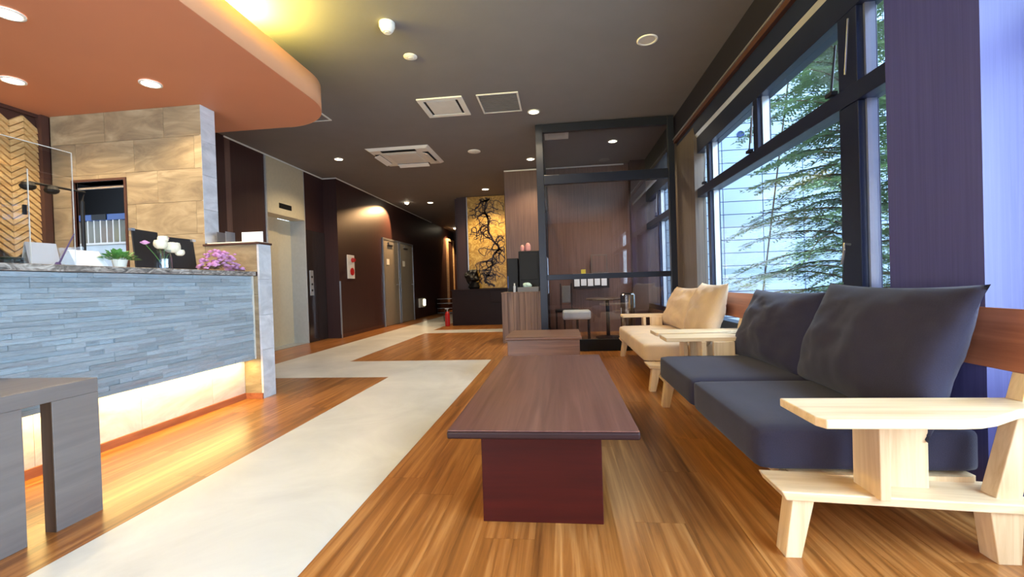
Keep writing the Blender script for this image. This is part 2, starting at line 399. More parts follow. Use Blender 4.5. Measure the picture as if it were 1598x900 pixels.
# thin silver cornices
n = 1
for a in [(-4.42, -4.41, 5.42, 7.85), (-4.15, -4.14, 7.85, 14), ]:
    struct(bx('trim_%d' % (n+2), a[0], a[1], a[2], a[3], C-.02, C, 'white')); n += 1
struct(bx('trim_5', -6, -4.41, 5.41, 5.42, C-.02, C, 'white')); struct(bx('trim_6', -4.42, -4.14, 7.84, 7.85, C-.02, C, 'white'))
struct(bx('trim_7', -.98, 1.2, 8.085, 8.1, C-.02, C, 'white'))
struct(bx('baseboard_corridor', -4.15, -4.14, 7.85, 9.88, 0, .07, 'darktrim'))
struct(bx('trim_corner_guard', -4.15, -4.128, 7.85, 7.875, 0, 1.08, 'alu'))

# ------------------------------------------------------------------ window side
XW = 1.58
struct(bx('wall_window_header', 1.54, 2.0, 1.8, 8.1, 2.70, C, 'header'))
struct(bx('wall_window_sill', 1.57, 1.7, 2.235, 8.1, 0, .42, 'wallbrown'))
struct(bx('wall_bay_header', 1.86, 2.1, -4, 1.774, 2.55, C, 'wall')); struct(bx('wall_bay_sill', 1.86, 2.1, -4, 1.774, 0, .42, 'wallbrown'))
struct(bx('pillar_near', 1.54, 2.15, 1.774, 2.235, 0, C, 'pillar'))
struct(bx('wall_window_pier', 1.541, 1.66, 5.14, 6.1, 0, 2.70, 'wallgrey'))
struct(bx('wall_entrance', -1.5, 2.3, -4.1, -4, 0, C, 'wallbrown'))
struct(bx('wall_entrance_header', -4.85, -1.5, -4.1, -4, 2.85, C, 'wallbrown'))
# headrail mouldings along the whole window side
def rail(n, x0, x1, z0, z1, mat, y0=2.235, y1=5.83, bev=.004, tilt=0):
    bm = bmesh.new(); hexa(bm, [(x0+tilt, y0, z0), (x1, y0, z0), (x1, y1, z0), (x0+tilt, y1, z0), (x0, y0, z1), (x1, y0, z1), (x1, y1, z1), (x0, y1, z1)])
    return struct(build(n, bm, mat, None, bev))
rail('trim_8', 1.50, 1.545, 2.655, 2.70, 'darktrim'); rail('trim_9', 1.488, 1.503, 2.695, 2.71, 'alu', bev=.002)
rail('trim_10', 1.535, 1.75, 2.53, 2.655, 'winframe', tilt=.02)
rail('trim_11', 1.555, 1.75, 2.43, 2.53, 'steel', 2.235, 5.14, tilt=.06)
def window(idx, y0, y1, lowm, upm, XW=XW):
    """window bay in the plane X = XW between y0 and y1"""
    w = bpy.data.objects.new('window_%d' % idx, None); COL.objects.link(w); w.location = (XW, (y0+y1)/2, .42); w['kind'] = 'structure'
    fr = bmesh.new(); XD = XW+.12; Z1, Z2, Z3 = 1.825, 1.922, 2.32
    box(fr, XW, XD, y0, y1, .42, .50); box(fr, XW-.005, XD, y0, y1, Z3, 2.50)
    box(fr, XW-.012, XD-.02, y0, y1, Z1, Z2)
    build('frame', fr, 'winframe', w, .004)
    for (a, b) in lowm:
        bm = bmesh.new(); box(bm, XW-.003, XD-.02, a, b, .50, Z1); m_ = build('mullion', bm, 'winframe', w, .004)
        bx('sash_edge', XW+.03, XD-.04, a-.018, a-.003, .50, Z1, 'alu', m_)
    for (a, b) in upm:
        bm = bmesh.new(); box(bm, XW-.003, XD-.02, a, b, Z2, Z3); m_ = build('mullion', bm, 'winframe', w, .004)
        bx('sash_edge', XW+.03, XD-.04, a-.018, a-.003, Z2, Z3, 'alu', m_)
        bm = bmesh.new(); tube(bm, [(XW-.02, a+.035, 2.27), (XW-.035, a+.045, 1.98)], .005, 6); build('stay_arm', bm, 'alu', w)
        bm = bmesh.new(); tube(bm, [(XW-.005, b+.015, 2.20), (XW-.02, b+.035, 1.95)], .006, 6); box(bm, XW-.035, XW, b+.01, b+.07, 1.924, 1.945); build('stay_arm', bm, 'darkframe', w)
    for ms, za, zb in ((lowm, .50, Z1), (upm, Z2, Z3)):
        ys = sorted([y0]+[v for m in ms for v in m]+[y1])
        for a, b in zip(ys[::2], ys[1::2]):
            if b-a > .05: bx('pane', XW+.05, XW+.056, a, b, za, zb, 'glass', w)
    return w
w1 = window(1, 2.235, 5.14, [(2.485, 2.64), (4.76, 4.84)], [(2.485, 2.64), (3.64, 3.72), (4.76, 4.84)])
bm = bmesh.new(); tube(bm, [(XW-.01, 2.56, 1.075), (XW-.045, 2.555, 1.08), (XW-.05, 2.545, 1.045), (XW-.045, 2.575, .97)], .007, 8)
build('lever', bm, 'alu', w1)
window(2, -3.9, 1.774, [(-1.0, -.85), (-2.5, -2.35)], [(-1.0, -.85), (-2.5, -2.35)], 1.9)
window(3, 6.1, 8.1, [(7.1, 7.2)], [(7.1, 7.2)])

# ------------------------------------------------------------------ glass partition (smoking room)
P = thing('glass_partition', 'dark-framed full-height glass screen of the small smoking room', 'glass partition', (.62, 5.86, 0)); P['kind'] = 'structure'
del P['category']; P.name = 'partition_glazed'
YP0, YP1 = 5.83, 5.90
for x0, x1 in [(-.27, -.175), (1.43, 1.51)]: bx('post', x0, x1, YP0, YP1, 0, C-.01, 'darkframe', P, .004)
for z0, z1 in [(2.915, C-.01), (2.225, 2.35), (.955, 1.025), (0.0, .155)]:
    bx('rail', -.175, 1.43, YP0+.005, YP1-.005, z0, z1, 'black' if z0 == 0 else 'darkframe', P, .004)
for z0, z1 in [(.155, .955), (1.025, 2.225), (2.35, 2.915)]: bx('pane', -.175, 1.43, 5.862, 5.868, z0, z1, 'smokeglass', P)
P2 = bpy.data.objects.new('partition_side', None); COL.objects.link(P2); P2.location = (-.22, 6.9, 0); P2['kind'] = 'structure'
for y0, y1 in [(6.72, 6.78), (8.03, 8.1)]: bx('post', -.25, -.20, y0, y1, 0, C-.01, 'darkframe', P2, .003)
for z0, z1 in [(2.95, C-.01), (2.225, 2.30), (0, .10)]: bx('rail', -.245, -.205, 5.9, 8.1, z0, z1, 'darkframe', P2, .003)
bx('pane', -.228, -.222, 6.78, 8.03, .1, 2.225, 'smokeglass', P2); bx('pane', -.228, -.222, 5.9, 8.03, 2.3, 2.95, 'smokeglass', P2)
bx('door_leaf_frame', -.235, -.215, 5.905, 5.945, .1, 2.2, 'alu', P2)
bx('door_pane', -.228, -.222, 5.945, 6.72, .1, 2.225, 'smokeglass', P2)
bm = bmesh.new(); tube(bm, [(-.19, 5.98, .75), (-.165, 5.98, .78), (-.165, 5.98, 1.25), (-.19, 5.98, 1.28)], .01, 8); build('door_handle', bm, 'alu', P2)

# ------------------------------------------------------------------ elevator
E = thing('elevator', 'stainless steel lift doorway with cream header panel and black indicator', 'elevator', (-4.5, 6.71, 0))
bx('header_panel', -4.44, -4.405, 6.235, 7.20, 2.14, C-.025, 'champagne', E, .003)
bx('header_soffit', -4.66, -4.44, 6.235, 7.20, 2.14, 2.20, 'champagne', E)
bx('indicator_display', -4.406, -4.398, 6.51, 6.83, 2.25, 2.33, 'black', E)
bx('jamb', -4.70, -4.405, 6.20, 6.235, 0, C-.025, 'steel', E, .003); bx('jamb', -4.70, -4.405, 7.20, 7.225, 0, C-.025, 'steel', E, .003)
d1 = bx('door_leaf', -4.68, -4.65, 6.235, 6.815, .01, 2.14, 'champagne', E, .002)
d2 = bx('door_leaf', -4.70, -4.675, 6.83, 7.20, .01, 2.14, 'champagne', E, .002)
bx('sill_plate', -4.70, -4.41, 6.235, 7.20, 0, .008, 'steel', E)
G = thing('lift_cladding', 'dark glossy two-leaf panel between the lift and the plum wall', 'wall panel', (-4.41, 7.5, 0))
bx('panel', -4.42, -4.405, 7.24, 7.52, .0, 1.99, 'darkmirror', G, .002); bx('panel', -4.42, -4.405, 7.53, 7.84, .0, 1.99, 'darkmirror', G, .002)
B = thing('lift_button_plate', 'narrow silver call-button plate on the dark panel beside the lift', 'button plate', (-4.40, 7.34, 1.05))
bx('plate', -4.405, -4.395, 7.29, 7.40, .83, 1.275, 'steel', B, .003)
for z in (.92, 1.03, 1.16):
    bm = bmesh.new(); tube(bm, [(-4.396, 7.345, z), (-4.388, 7.345, z)], .02, 16); build('button', bm, 'black', B)

# fire alarm plate
A = thing('fire_alarm_panel', 'white fire alarm plate with red lamp and red disc on plum wall', 'fire alarm', (-4.14, 8.32, 1.36))
bx('plate', -4.15, -4.135, 8.17, 8.46, 1.13, 1.60, 'white', A, .004)
bm = bmesh.new(); tube(bm, [(-4.137, 8.34, 1.27), (-4.12, 8.34, 1.27)], .075, 24); build('speaker_disc', bm, 'red', A)
bm = bmesh.new(); tube(bm, [(-4.137, 8.36, 1.50), (-4.11, 8.36, 1.50), (-4.07, 8.36, 1.50)], [.045, .045, .03], 16); build('alarm_lamp', bm, 'red', A)

# corridor doors
def corridor_door(i, y0, y1):
    d = bpy.data.objects.new('door_%d' % i, None); COL.objects.link(d); d.location = (-4.14, (y0+y1)/2, 0); d['kind'] = 'structure'
    for a, b, c, e in [(y0, y0+.05, 0, 2.12), (y1-.05, y1, 0, 2.12), (y0+.05, y1-.05, 2.07, 2.12)]:
        bx('frame', -4.15, -4.12, a, b, c, e, 'alu', d, .003)
    lf = bx('door_leaf', -4.15, -4.13, y0+.05, y1-.05, .01, 2.07, 'doorgrey', d)
    bx('plaque', -4.13, -4.124, y0+.2, y0+.36, 1.48, 1.62, 'white', lf)
    bm = bmesh.new(); tube(bm, [(-4.13, y1-.2, 1.0), (-4.075, y1-.2, 1.0), (-4.07, y1-.34, 1.0)], .012, 8); build('handle', bm, 'alu', lf)
    bx('closer', -4.13, -4.09, y0+.3, y0+.6, 1.97, 2.03, 'greymetal', lf)
corridor_door(1, 9.90, 10.93); corridor_door(2, 10.98, 12.02)
d = bpy.data.objects.new('door_3', None); COL.objects.link(d); d.location = (-4.14, 16.1, 0); d['kind'] = 'structure'
bx('frame', -4.15, -4.08, 15.75, 15.85, .25, 2.60, 'blond', d, .004); bx('frame', -4.15, -4.08, 16.65, 16.75, .25, 2.60, 'blond', d, .004)
bx('frame', -4.15, -4.08, 15.75, 16.75, 2.60, 2.68, 'blond', d, .004); bx('door_leaf', -4.15, -4.12, 15.85, 16.65, .25, 2.6, 'darktrim', d)

# night light box
N = thing('wall_night_light', 'small cream box with a glowing lens low on the corridor wall', 'wall light', (-4.12, 12.7, .45))
bx('housing', -4.15, -4.10, 12.42, 12.95, .31, .58, 'white', N, .01); bx('lens', -4.10, -4.085, 12.72, 12.92, .36, .54, 'glow', N, .01)
# black steps / rack at the corridor end
R_ = thing('corridor_rack', 'low black open rack with pale shelf edges at corridor end', 'rack', (-3.7, 14.3, 0))
for z in (.02, .17, .33, .485):
    bx('shelf', -4.13, -3.35, 14.3, 14.62, z, z+.02, 'black', R_); bx('shelf_edge', -4.13, -3.35, 14.29, 14.3, z+.004, z+.018, 'alu', R_)
for x in (-4.13, -3.37): bx('side_panel', x, x+.02, 14.3, 14.62, 0, .5, 'black', R_)

# ------------------------------------------------------------------ far reception: desk, gold panel, extinguisher
D = thing('far_reception_desk', 'long dark wine-coloured desk in front of the gold panel', 'desk', (-1.8, 10.05, 0))
bx('front_panel', -2.5, -1.0, 9.88, 9.92, 0, .80, 'desk', D, .004); bx('end_panel', -2.5, -2.46, 9.92, 10.2, 0, .80, 'desk', D)
bx('worktop', -2.52, -.99, 9.86, 10.22, .80, .83, 'desk', D, .004); bx('drawer', -1.6, -1.02, 9.868, 9.88, .52, .79, 'desk', D, .003)
Gp = thing('gilded_branch_panel', 'tall gold panel painted with dark twisting branches behind the desk', 'wall panel', (-1.7, 10.28, .84))
bx('panel_board', -2.15, -1.25, 10.25, 10.3, .84, C-.01, 'gold', Gp, .003); bx('panel_edge', -2.17, -2.15, 10.24, 10.3, .84, C-.01, 'alu', Gp)
def branch_mesh():
    bm = bmesh.new(); rnd = random.Random(5)
    def grow(p, ang, r, ln, depth):
        pts = [Vector(p)]; rs = [r]; a = ang; q0 = -1.66; curl = rnd.choice((-1, 1))
        for i in range(int(ln)):
            a += rnd.uniform(-.75, .75)+(.28*curl if depth else 0)
            if depth == 0: a += (PI/2-a)*.2+(q0-pts[-1].x)*-1.1
            q = pts[-1]+Vector((math.cos(a)*.05, 0, math.sin(a)*.05))
            q.x = min(max(q.x, -2.12), -1.28)
            if q.z > C-.05 or q.z < .87: break
            pts.append(q); rs.append(max(.006, r*(1-.7*(i+1)/ln) if depth else r))
            if depth < 2 and rnd.random() < (.7 if depth == 0 else .28):
                grow(q, a+rnd.choice((-1, 1))*rnd.uniform(.6, 1.4), r*.62, rnd.uniform(5, 11)/(1+.4*depth), depth+1)
        if len(pts) > 1:
            for i in range(len(pts)-1):
                d_ = pts[i+1]-pts[i]; nn = Vector((-d_.z, 0, d_.x)).normalized()
                a0, a1, b0, b1 = pts[i]+nn*rs[i], pts[i]-nn*rs[i], pts[i+1]+nn*rs[i+1], pts[i+1]-nn*rs[i+1]
                hexa(bm, [a0+Vector((0, -.004, 0)), a1+Vector((0, -.004, 0)), b1+Vector((0, -.004, 0)), b0+Vector((0, -.004, 0)), a0, a1, b1, b0])
    grow((-1.55, 10.25, .88), 2.0, .024, 50, 0); grow((-1.85, 10.25, .95), 1.3, .012, 18, 1); grow((-1.4, 10.25, 1.7), 2.2, .012, 16, 1); grow((-1.95, 10.25, 2.1), .6, .012, 16, 1); grow((-1.4, 10.25, 2.7), 3.6, .012, 14, 1); grow((-1.4, 10.25, 1.1), 1.9, .01, 14, 1); grow((-1.85, 10.25, 2.95), -1.0, .02, 12, 1)
    grow((-1.6, 10.25, 2.95), -1.7, .022, 12, 1)
    return bm
build('branches', branch_mesh(), 'branch', Gp)
Bk = thing('dark_ornament', 'small black rounded ornament on the dark desk before the gold panel', 'ornament', (-2.05, 10.02, .83))
bm = bmesh.new(); bmesh.ops.create_icosphere(bm, subdivisions=3, radius=.15, matrix=Matrix.Translation((-2.05, 10.04, 1.10)))
for v in bm.verts: v.co += (v.co-Vector((-2.05, 10.04, 1.10)))*noise.noise(v.co*9)*.7
build('foliage', bm, 'black', Bk)
bm = bmesh.new(); lathe(bm, (-2.0, 10.04, .831), [(.11, 0), (.14, .05), (.10, .16)], 16); build('pot', bm, 'black', Bk)
X_ = thing('fire_extinguisher', 'red fire extinguisher standing beside the end of the dark desk', 'fire extinguisher', (-2.60, 9.80, 0))
bm = bmesh.new(); lathe(bm, (-2.60, 9.80, 0), [(.05, 0), (.056, .03), (.056, .27), (.042, .31), (.018, .34)], 20); build('cylinder', bm, 'red', X_, smooth=False)
bm = bmesh.new(); lathe(bm, (-2.60, 9.80, .34), [(.02, 0), (.02, .05)], 12); box(bm, -2.65, -2.56, 9.785, 9.815, .39, .41); build('valve', bm, 'steel', X_)
bm = bmesh.new(); tube(bm, [(-2.60, 9.78, .37), (-2.65, 9.74, .35), (-2.665, 9.74, .24), (-2.66, 9.74, .12)], .009, 6); build('hose', bm, 'black', X_)

# slatted wooden counter box beside the glass room
K = thing('walnut_counter_box', 'waist-high counter box faced with walnut stripes beside the glass room', 'counter', (-.59, 7.1, 0))
bx('carcass', -.91, -.28, 6.80, 7.45, 0, .76, 'darktrim', K)
for i in range(7):
    bx('front_board', -.92+.0915*i, -.92+.0915*(i+1)-.002, 6.78, 6.80, 0, .77, 'slatwood', K, .002)
bx('counter_surface', -.925, -.275, 6.775, 7.46, .77, .79, 'slatwood', K, .003)
# machines on it
T1 = thing('tall_black_machine', 'tall black box machine standing on the walnut counter beside glass room', 'machine', (-.5, 7.2, .79))
bx('cabinet', -.665, -.33, 7.10, 7.40, .79, 1.45, 'black', T1, .012); bx('front_panel', -.64, -.355, 7.09, 7.10, .98, 1.40, 'black', T1, .004)
T2 = thing('short_black_machine', 'shorter black box machine with blue light strip, next to taller one', 'machine', (-.78, 7.2, .79))
bx('cabinet', -.86, -.68, 7.12, 7.38, .79, 1.34, 'black', T2, .01); bx('light_strip', -.855, -.845, 7.11, 7.12, .85, 1.05, 'blue', T2)
for i, (x, z, s, nm) in enumerate([(-.60, 1.452, .034, 'smaller'), (-.51, 1.452, .044, 'larger')]):
    bm = bmesh.new(); lathe(bm, (x, 7.15, z), [(s*.8, 0), (s, .02), (s, s*1.9), (s*.7, s*2.7), (s*.3, s*3.0)], 16)
    tag(build('pink_dispenser', bm, 'salmon', None, smooth=False, org=(x, 7.15, z)), nm+' pink rounded pot on top of the tall black machine', 'pot', 'pink pots on the machine')
Tb = thing('grey_tissue_tray', 'grey tray holding pale green tissue on walnut counter', 'tray', (-.5, 6.9, .79))
bx('tray', -.67, -.34, 6.82, 7.04, .79, .865, 'greymetal', Tb, .005)
bm = bmesh.new(); bmesh.ops.create_icosphere(bm, subdivisions=2, radius=1, matrix=Matrix.Translation((-.52, 6.92, .89)) @ Matrix.Diagonal((.075, .05, .045, 1)))
for v in bm.verts: v.co += Vector((0, 0, 1))*noise.noise(v.co*40)*.02
build('tissue', bm, 'tissue', Tb)
for i, (x, l) in enumerate([(-.72, 'white cap bottle on walnut counter at the short machine'), (-.30, 'grey cap bottle on walnut counter against glass room side')]):
    b_ = thing('small_bottle', l, 'bottle', (x, 6.85, .79), 'small bottles on the walnut counter')
    bm = bmesh.new(); lathe(bm, (x, 6.85, .79), [(.018, 0), (.02, .01), (.02, .09), (.01, .11)], 12); build('bottle_body', bm, 'rack' if i == 0 else 'greymetal', b_)
    bm = bmesh.new(); lathe(bm, (x, 6.85, .90), [(.011, 0), (.011, .03)], 10); build('cap', bm, 'white', b_)

# ------------------------------------------------------------------ inside the glass room
S = thing('pale_stool', 'stool with pale padded seat and thin black legs behind the glass', 'stool', (.24, 6.95, 0))
bx('seat', .02, .455, 6.78, 7.12, .34, .475, 'rack', S, .03)
for x in (.05, .425):
    for y in (6.80, 7.08): bx('leg', x-.012, x+.012, y, y+.024, 0, .34, 'black', S)
S2 = thing('dark_chair', 'dark chair with small pale back pad behind the pale stool', 'chair', (.08, 7.6, 0))
bx('back_pad', .02, .17, 7.72, 7.76, .56, .86, 'greymetal', S2, .01); bx('seat', -.1, .3, 7.3, 7.72, .42, .46, 'black', S2, .01)
for x in (-.08, .27):
    for y in (7.32, 7.70): bx('leg', x-.012, x+.012, y-.01, y+.014, 0, .42, 'black', S2)
for x in (0.0, .19): bx('back_post', x-.01, x+.01, 7.72, 7.75, .46, .9, 'black', S2)
L = thing('wall_shelf', 'slim wall shelf with a dark ledge on the back wall of glass room', 'shelf', (.55, 8.0, 1.05))
bx('shelf_board', .235, .87, 7.93, 8.1, 1.045, 1.065, 'alu', L); bx('label_rail', .235, .87, 7.93, 7.95, .80, 1.0, 'black', L)
for i in range(5):
    cd = bx('notice_card', .25+.12*i, .345+.12*i, 7.915, 7.925, .84+.01*(i % 2), .97, 'paper', None); cd.location = (0, 0, 0)
    tag(cd, ['white notice card at the black rail end away from the window', 'second white notice card along the black rail', 'middle white notice card on the black rail', 'fourth white notice card along the black rail', 'white notice card on the black rail nearest the window'][i], 'notice', 'notice cards in the glass room')
F_ = thing('leaning_frame', 'brown framed board standing on the wall shelf in glass room', 'picture frame', (.72, 8.0, 1.07))
bx('frame', .56, .85, 8.0, 8.02, 1.067, 1.40, 'wallgrey', F_, .004); bx('picture', .58, .83, 7.994, 8.0, 1.09, 1.38, 'wallbrown', F_)
tag(bx('yellow_box', .38, .46, 7.95, 8.05, 1.067, 1.14, 'yellow'), 'small yellow box on the wall shelf beside the brown board', 'box')
AS = thing('chrome_ash_stand', 'chrome cylinder ash stand inside the glass room beside beige sofa', 'ash stand', (.92, 6.2, 0))
bm = bmesh.new(); lathe(bm, (.92, 6.2, 0), [(.10, 0), (.10, .72), (.085, .735)], 28); build('cylinder', bm, 'chrome', AS)
bm = bmesh.new(); lathe(bm, (.92, 6.2, .735), [(.08, 0), (.08, .012)], 28); build('ash_tray', bm, 'black', AS)
BT = thing('smoking_room_table', 'dark round table at the back of the glass room', 'table', (.75, 7.2, 0))
bm = bmesh.new(); lathe(bm, (.75, 7.2, .62), [(.34, 0), (.35, .012), (.34, .025)], 36); build('tabletop', bm, 'greytableside', BT)
bm = bmesh.new(); lathe(bm, (.75, 7.2, 0), [(.2, 0), (.2, .02), (.03, .04), (.03, .62)], 24); build('pedestal', bm, 'black', BT)

# ------------------------------------------------------------------ ceiling fittings
def spot(parent, loc, power, angle=2.3, col=(1, .78, .48), blend=.6, rad=.05, rot=None):
    l = bpy.data.lights.new('lamp_light', 'SPOT'); l.energy = power*1.5; l.color = col; l.spot_size = angle; l.spot_blend = blend; l.shadow_soft_size = rad
    o = bpy.data.objects.new('lamp_light', l); COL.objects.link(o); o.parent = parent
    o.location = Vector(loc)-parent.location
    if rot: o.rotation_euler = rot
    return o
def downlight(x, y, z, r, label, lit=True, power=30, grp=None):
    t = thing('downlight', label, 'downlight', (x, y, z), grp)
    bm = bmesh.new()
    prof = [(r, -.001), (r*1.0, -.008), (r*.80, -.010), (r*.76, -.002)]
    rings = [[bm.verts.new((x+q*math.cos(2*PI*k/32), y+q*math.sin(2*PI*k/32), z+h)) for k in range(32)] for q, h in prof]
    for i in range(3):
        for k in range(32): bm.faces.new((rings[i][k], rings[i][(k+1) % 32], rings[i+1][(k+1) % 32], rings[i+1][k]))
    build('trim_ring', bm, 'white', t, smooth=True)
    bm = bmesh.new(); lathe(bm, (x, y, z), [(r*.77, -.004), (r*.77, -.002)], 32); build('lens', bm, 'lamp' if lit else 'lampdim', t)
    if lit: spot(t, (x, y, z-.02), power)
    return t
G1 = 'downlights in the terracotta soffit'
downlight(-3.12, 3.09, SOFF, .075, 'glowing downlight in the terracotta soffit closest to the tiled divider', True, 22, G1)
downlight(-4.04, 2.87, SOFF, .075, 'glowing downlight in terracotta soffit above the chevron slats', True, 30, G1)
downlight(-3.11, 2.20, SOFF, .075, 'glowing downlight in terracotta soffit, the one closest to the camera', True, 30, G1)
G2 = 'downlights in the grey ceiling'
downlight(.826, 3.98, C, .09, 'large unlit downlight in grey ceiling above the beige sofa', False, 0, G2)
downlight(-.26, 5.40, C, .075, 'lit downlight in grey ceiling just before the glass room post', True, 30, G2)
downlight(-3.50, 6.74, C, .075, 'lit downlight in grey ceiling in front of the lift', True, 35, G2)
downlight(-3.18, 10.7, C, .08, 'lit downlight in grey ceiling between the corridor doors and gold panel', True, 22, G2)
downlight(-1.58, 9.54, C, .085, 'lit downlight in grey ceiling directly before the gold panel', True, 60, G2)
downlight(.852, 6.76, C, .075, 'lit downlight in the ceiling inside the glass room', True, 70, G2)
downlight(-.436, 7.43, C, .075, 'lit downlight over the walnut counter and black machines', True, 40, G2)
def wall_spot(x, y, label, power, tgt):
    t = thing('spotlight', label, 'spotlight', (x, y, C))
    bm = bmesh.new(); lathe(bm, (x, y, C-.014), [(.05, 0), (.07, .006), (.07, .013)], 24); build('bezel', bm, 'white', t)
    bm = bmesh.new(); lathe(bm, (x, y, C-.05), [(.02, 0), (.042, .01), (.045, .036)], 20); build('lamp_head', bm, 'lamp', t)
    v = Vector(tgt)-Vector((x, y, C-.07)); e = v.to_track_quat('-Z', 'Y').to_euler()
    spot(t, (x, y, C-.07), power, 1.45, (1, .58, .26), .35, .02, e)
wall_spot(-3.72, 10.5, 'bright spotlight on the ceiling shining at the plum wall above doors', 95, (-4.15, 9.7, 1.9))
wall_spot(-3.75, 15.6, 'spotlight near the corridor end over the tan door frame', 60, (-4.15, 16.0, 1.9))
def round_fit(x, y, r, h, label, cat, name):
    t = thing(name, label, cat, (x, y, C))
    bm = bmesh.new(); lathe(bm, (x, y, C-h), [(r*.55, 0), (r*.8, h*.25), (r, h*.6), (r, h)], 28); build('housing', bm, 'white', t, smooth=False)
    bm = bmesh.new(); lathe(bm, (x, y, C-h-.004), [(r*.3, 0), (r*.35, .006)], 20); build('sensor', bm, 'whitedim', t)
round_fit(-1.31, 3.38, .062, .075, 'white dome smoke detector on the grey ceiling', 'smoke detector', 'smoke_detector')
round_fit(-1.30, 3.90, .062, .014, 'flat white round sensor next to the dome smoke detector', 'ceiling sensor', 'ceiling_sensor')
round_fit(-1.286, 6.81, .10, .02, 'flat white disc beyond the ceiling air conditioner', 'ceiling speaker', 'ceiling_speaker')
V = thing('ceiling_vent', 'white framed square ceiling vent beside the grey one', 'ceiling vent', (-1.29, 5.05, C))
def ringbox(bm, x0, x1, y0, y1, w, z0, z1):
    box(bm, x0, x1, y0, y0+w, z0, z1); box(bm, x0, x1, y1-w, y1, z0, z1); box(bm, x0, x0+w, y0+w, y1-w, z0, z1); box(bm, x1-w, x1, y0+w, y1-w, z0, z1)
bm = bmesh.new(); ringbox(bm, -1.55, -1.03, 4.79, 5.32, .06, C-.014, C); build('frame', bm, 'white', V)
bx('core', -1.49, -1.09, 4.85, 5.26, C-.003, C, 'black', V); bx('diffuser', -1.46, -1.12, 4.87, 5.24, C-.012, C-.003, 'whitedim', V, .003)
V = thing('ceiling_hatch', 'grey square ceiling grille with thin white frame', 'ceiling vent', (-.63, 5.06, C))
bm = bmesh.new(); ringbox(bm, -.868, -.398, 4.80, 5.33, .02, C-.01, C); build('frame', bm, 'whitedim', V)
gp = bx('grille', -.848, -.418, 4.82, 5.31, C-.004, C, 'greymetal', V)
for i in range(12): bx('slat', -.846, -.42, 4.835+.04*i, 4.85+.04*i, C-.008, C-.004, 'greymetal', gp)
V = thing('corner_hatch', 'white-edged ceiling hatch partly behind the terracotta soffit', 'ceiling vent', (-3.0, 4.94, C))
bm = bmesh.new(); ringbox(bm, -3.24, -2.76, 4.70, 5.18, .02, C-.01, C); build('frame', bm, 'whitedim', V); bx('panel', -3.22, -2.78, 4.72, 5.16, C-.004, C, 'ceiling', V)
V = thing('smoking_room_grille', 'white square extractor grille in the glass room ceiling', 'ceiling vent', (0, 6.3, C))
bm = bmesh.new(); ringbox(bm, -.16, .18, 6.1, 6.45, .05, C-.02, C); build('frame', bm, 'white', V); bx('grille', -.11, .13, 6.15, 6.40, C-.012, C, 'whitedim', V)
# ceiling cassette
V = thing('cassette_air_conditioner', 'large white four-way cassette air conditioner in the grey ceiling', 'air conditioner', (-2.385, 6.8, C))
bm = bmesh.new(); x0, x1, y0, y1 = -2.88, -1.89, 6.33, 7.27
hexa(bm, [(x0+.05, y0+.05, C-.035), (x1-.05, y0+.05, C-.035), (x1-.05, y1-.05, C-.035), (x0+.05, y1-.05, C-.035), (x0, y0, C-.001), (x1, y0, C-.001), (x1, y1, C-.001), (x0, y1, C-.001)])
build('panel', bm, 'white', V, .006)
bx('intake_grille', x0+.25, x1-.25, y0+.23, y1-.23, C-.048, C-.035, 'whitedim', V, .01)
cx, cy = (x0+x1)/2, (y0+y1)/2
for k, (dx, dy, hw, hh) in enumerate([(0, -.36, .27, .045), (0, .36, .27, .045), (-.385, 0, .045, .25), (.385, 0, .045, .25)]):
    bx('air_slot', cx+dx-hw, cx+dx+hw, cy+dy-hh, cy+dy+hh, C-.038, C-.034, 'black', V)
    bm = bmesh.new(); t = .05
    sx, sy = (0, math.copysign(1, dy)) if dx == 0 else (math.copysign(1, dx), 0)
    a = [(cx+dx-hw*.96-(0 if sx == 0 else 0), cy+dy-hh), (cx+dx+hw*.96, cy+dy-hh), (cx+dx+hw*.96, cy+dy+hh), (cx+dx-hw*.96, cy+dy+hh)]
    def zoff(p): return -.042-(.03 if ((p[0]-cx-dx)*sx+(p[1]-cy-dy)*sy) > 0 else 0)
    hexa(bm, [(p[0], p[1], C+zoff(p)-.006) for p in a]+[(p[0], p[1], C+zoff(p)) for p in a])
    build('flap', bm, 'white', V)

# ------------------------------------------------------------------ reception counter
RC = thing('reception_counter', 'long reception counter faced with stacked grey ledger stone', 'reception counter', (-2.9, 2.2, 0))
bx('core', -3.05, -2.655, .9, 3.498, .345, 1.06, 'black', RC)
bx('plinth', -3.05, -2.752, .9, 3.498, 0, .345, 'darktrim', RC)
ct = bx('countertop', -3.20, -2.60, .88, 3.499, 1.062, 1.098, 'granite', RC, .006)
y = .9
for i in range(5):
    a, b = .9+.585*i-.1, .9+.585*(i+1)-.1
    bm = bmesh.new(); box(bm, -2.752, -2.74, max(.9, a)+.001, min(b, 3.498)-.001, .052, .344)
    build('plinth_tile', bm, 'tilebase', RC, org=(-2.745, (a+b)/2, .2))
bx('baseboard', -2.752, -2.728, .9, 3.498, 0, .052, 'skirt', RC, .002)
led = bx('led_strip', -2.70, -2.675, .95, 3.48, .337, .344, 'ledstrip', RC)
ul = daylight('counter_led_light', (-2.69, 2.2, .334), (0, 0, 0), .04, 2.5, 8, (1.0, .72, .24)); ul.parent = RC; ul.location = Vector((-2.69, 2.2, .334))-RC.location
bx('end_trim', -2.655, -2.628, 3.488, 3.499, .345, 1.06, 'whitedim', RC)
unit = bmesh.new(); box(unit, 0, 1, 0, 1, 0, 1)
bmesh.ops.recalc_face_normals(unit, faces=unit.faces)
meshes = []
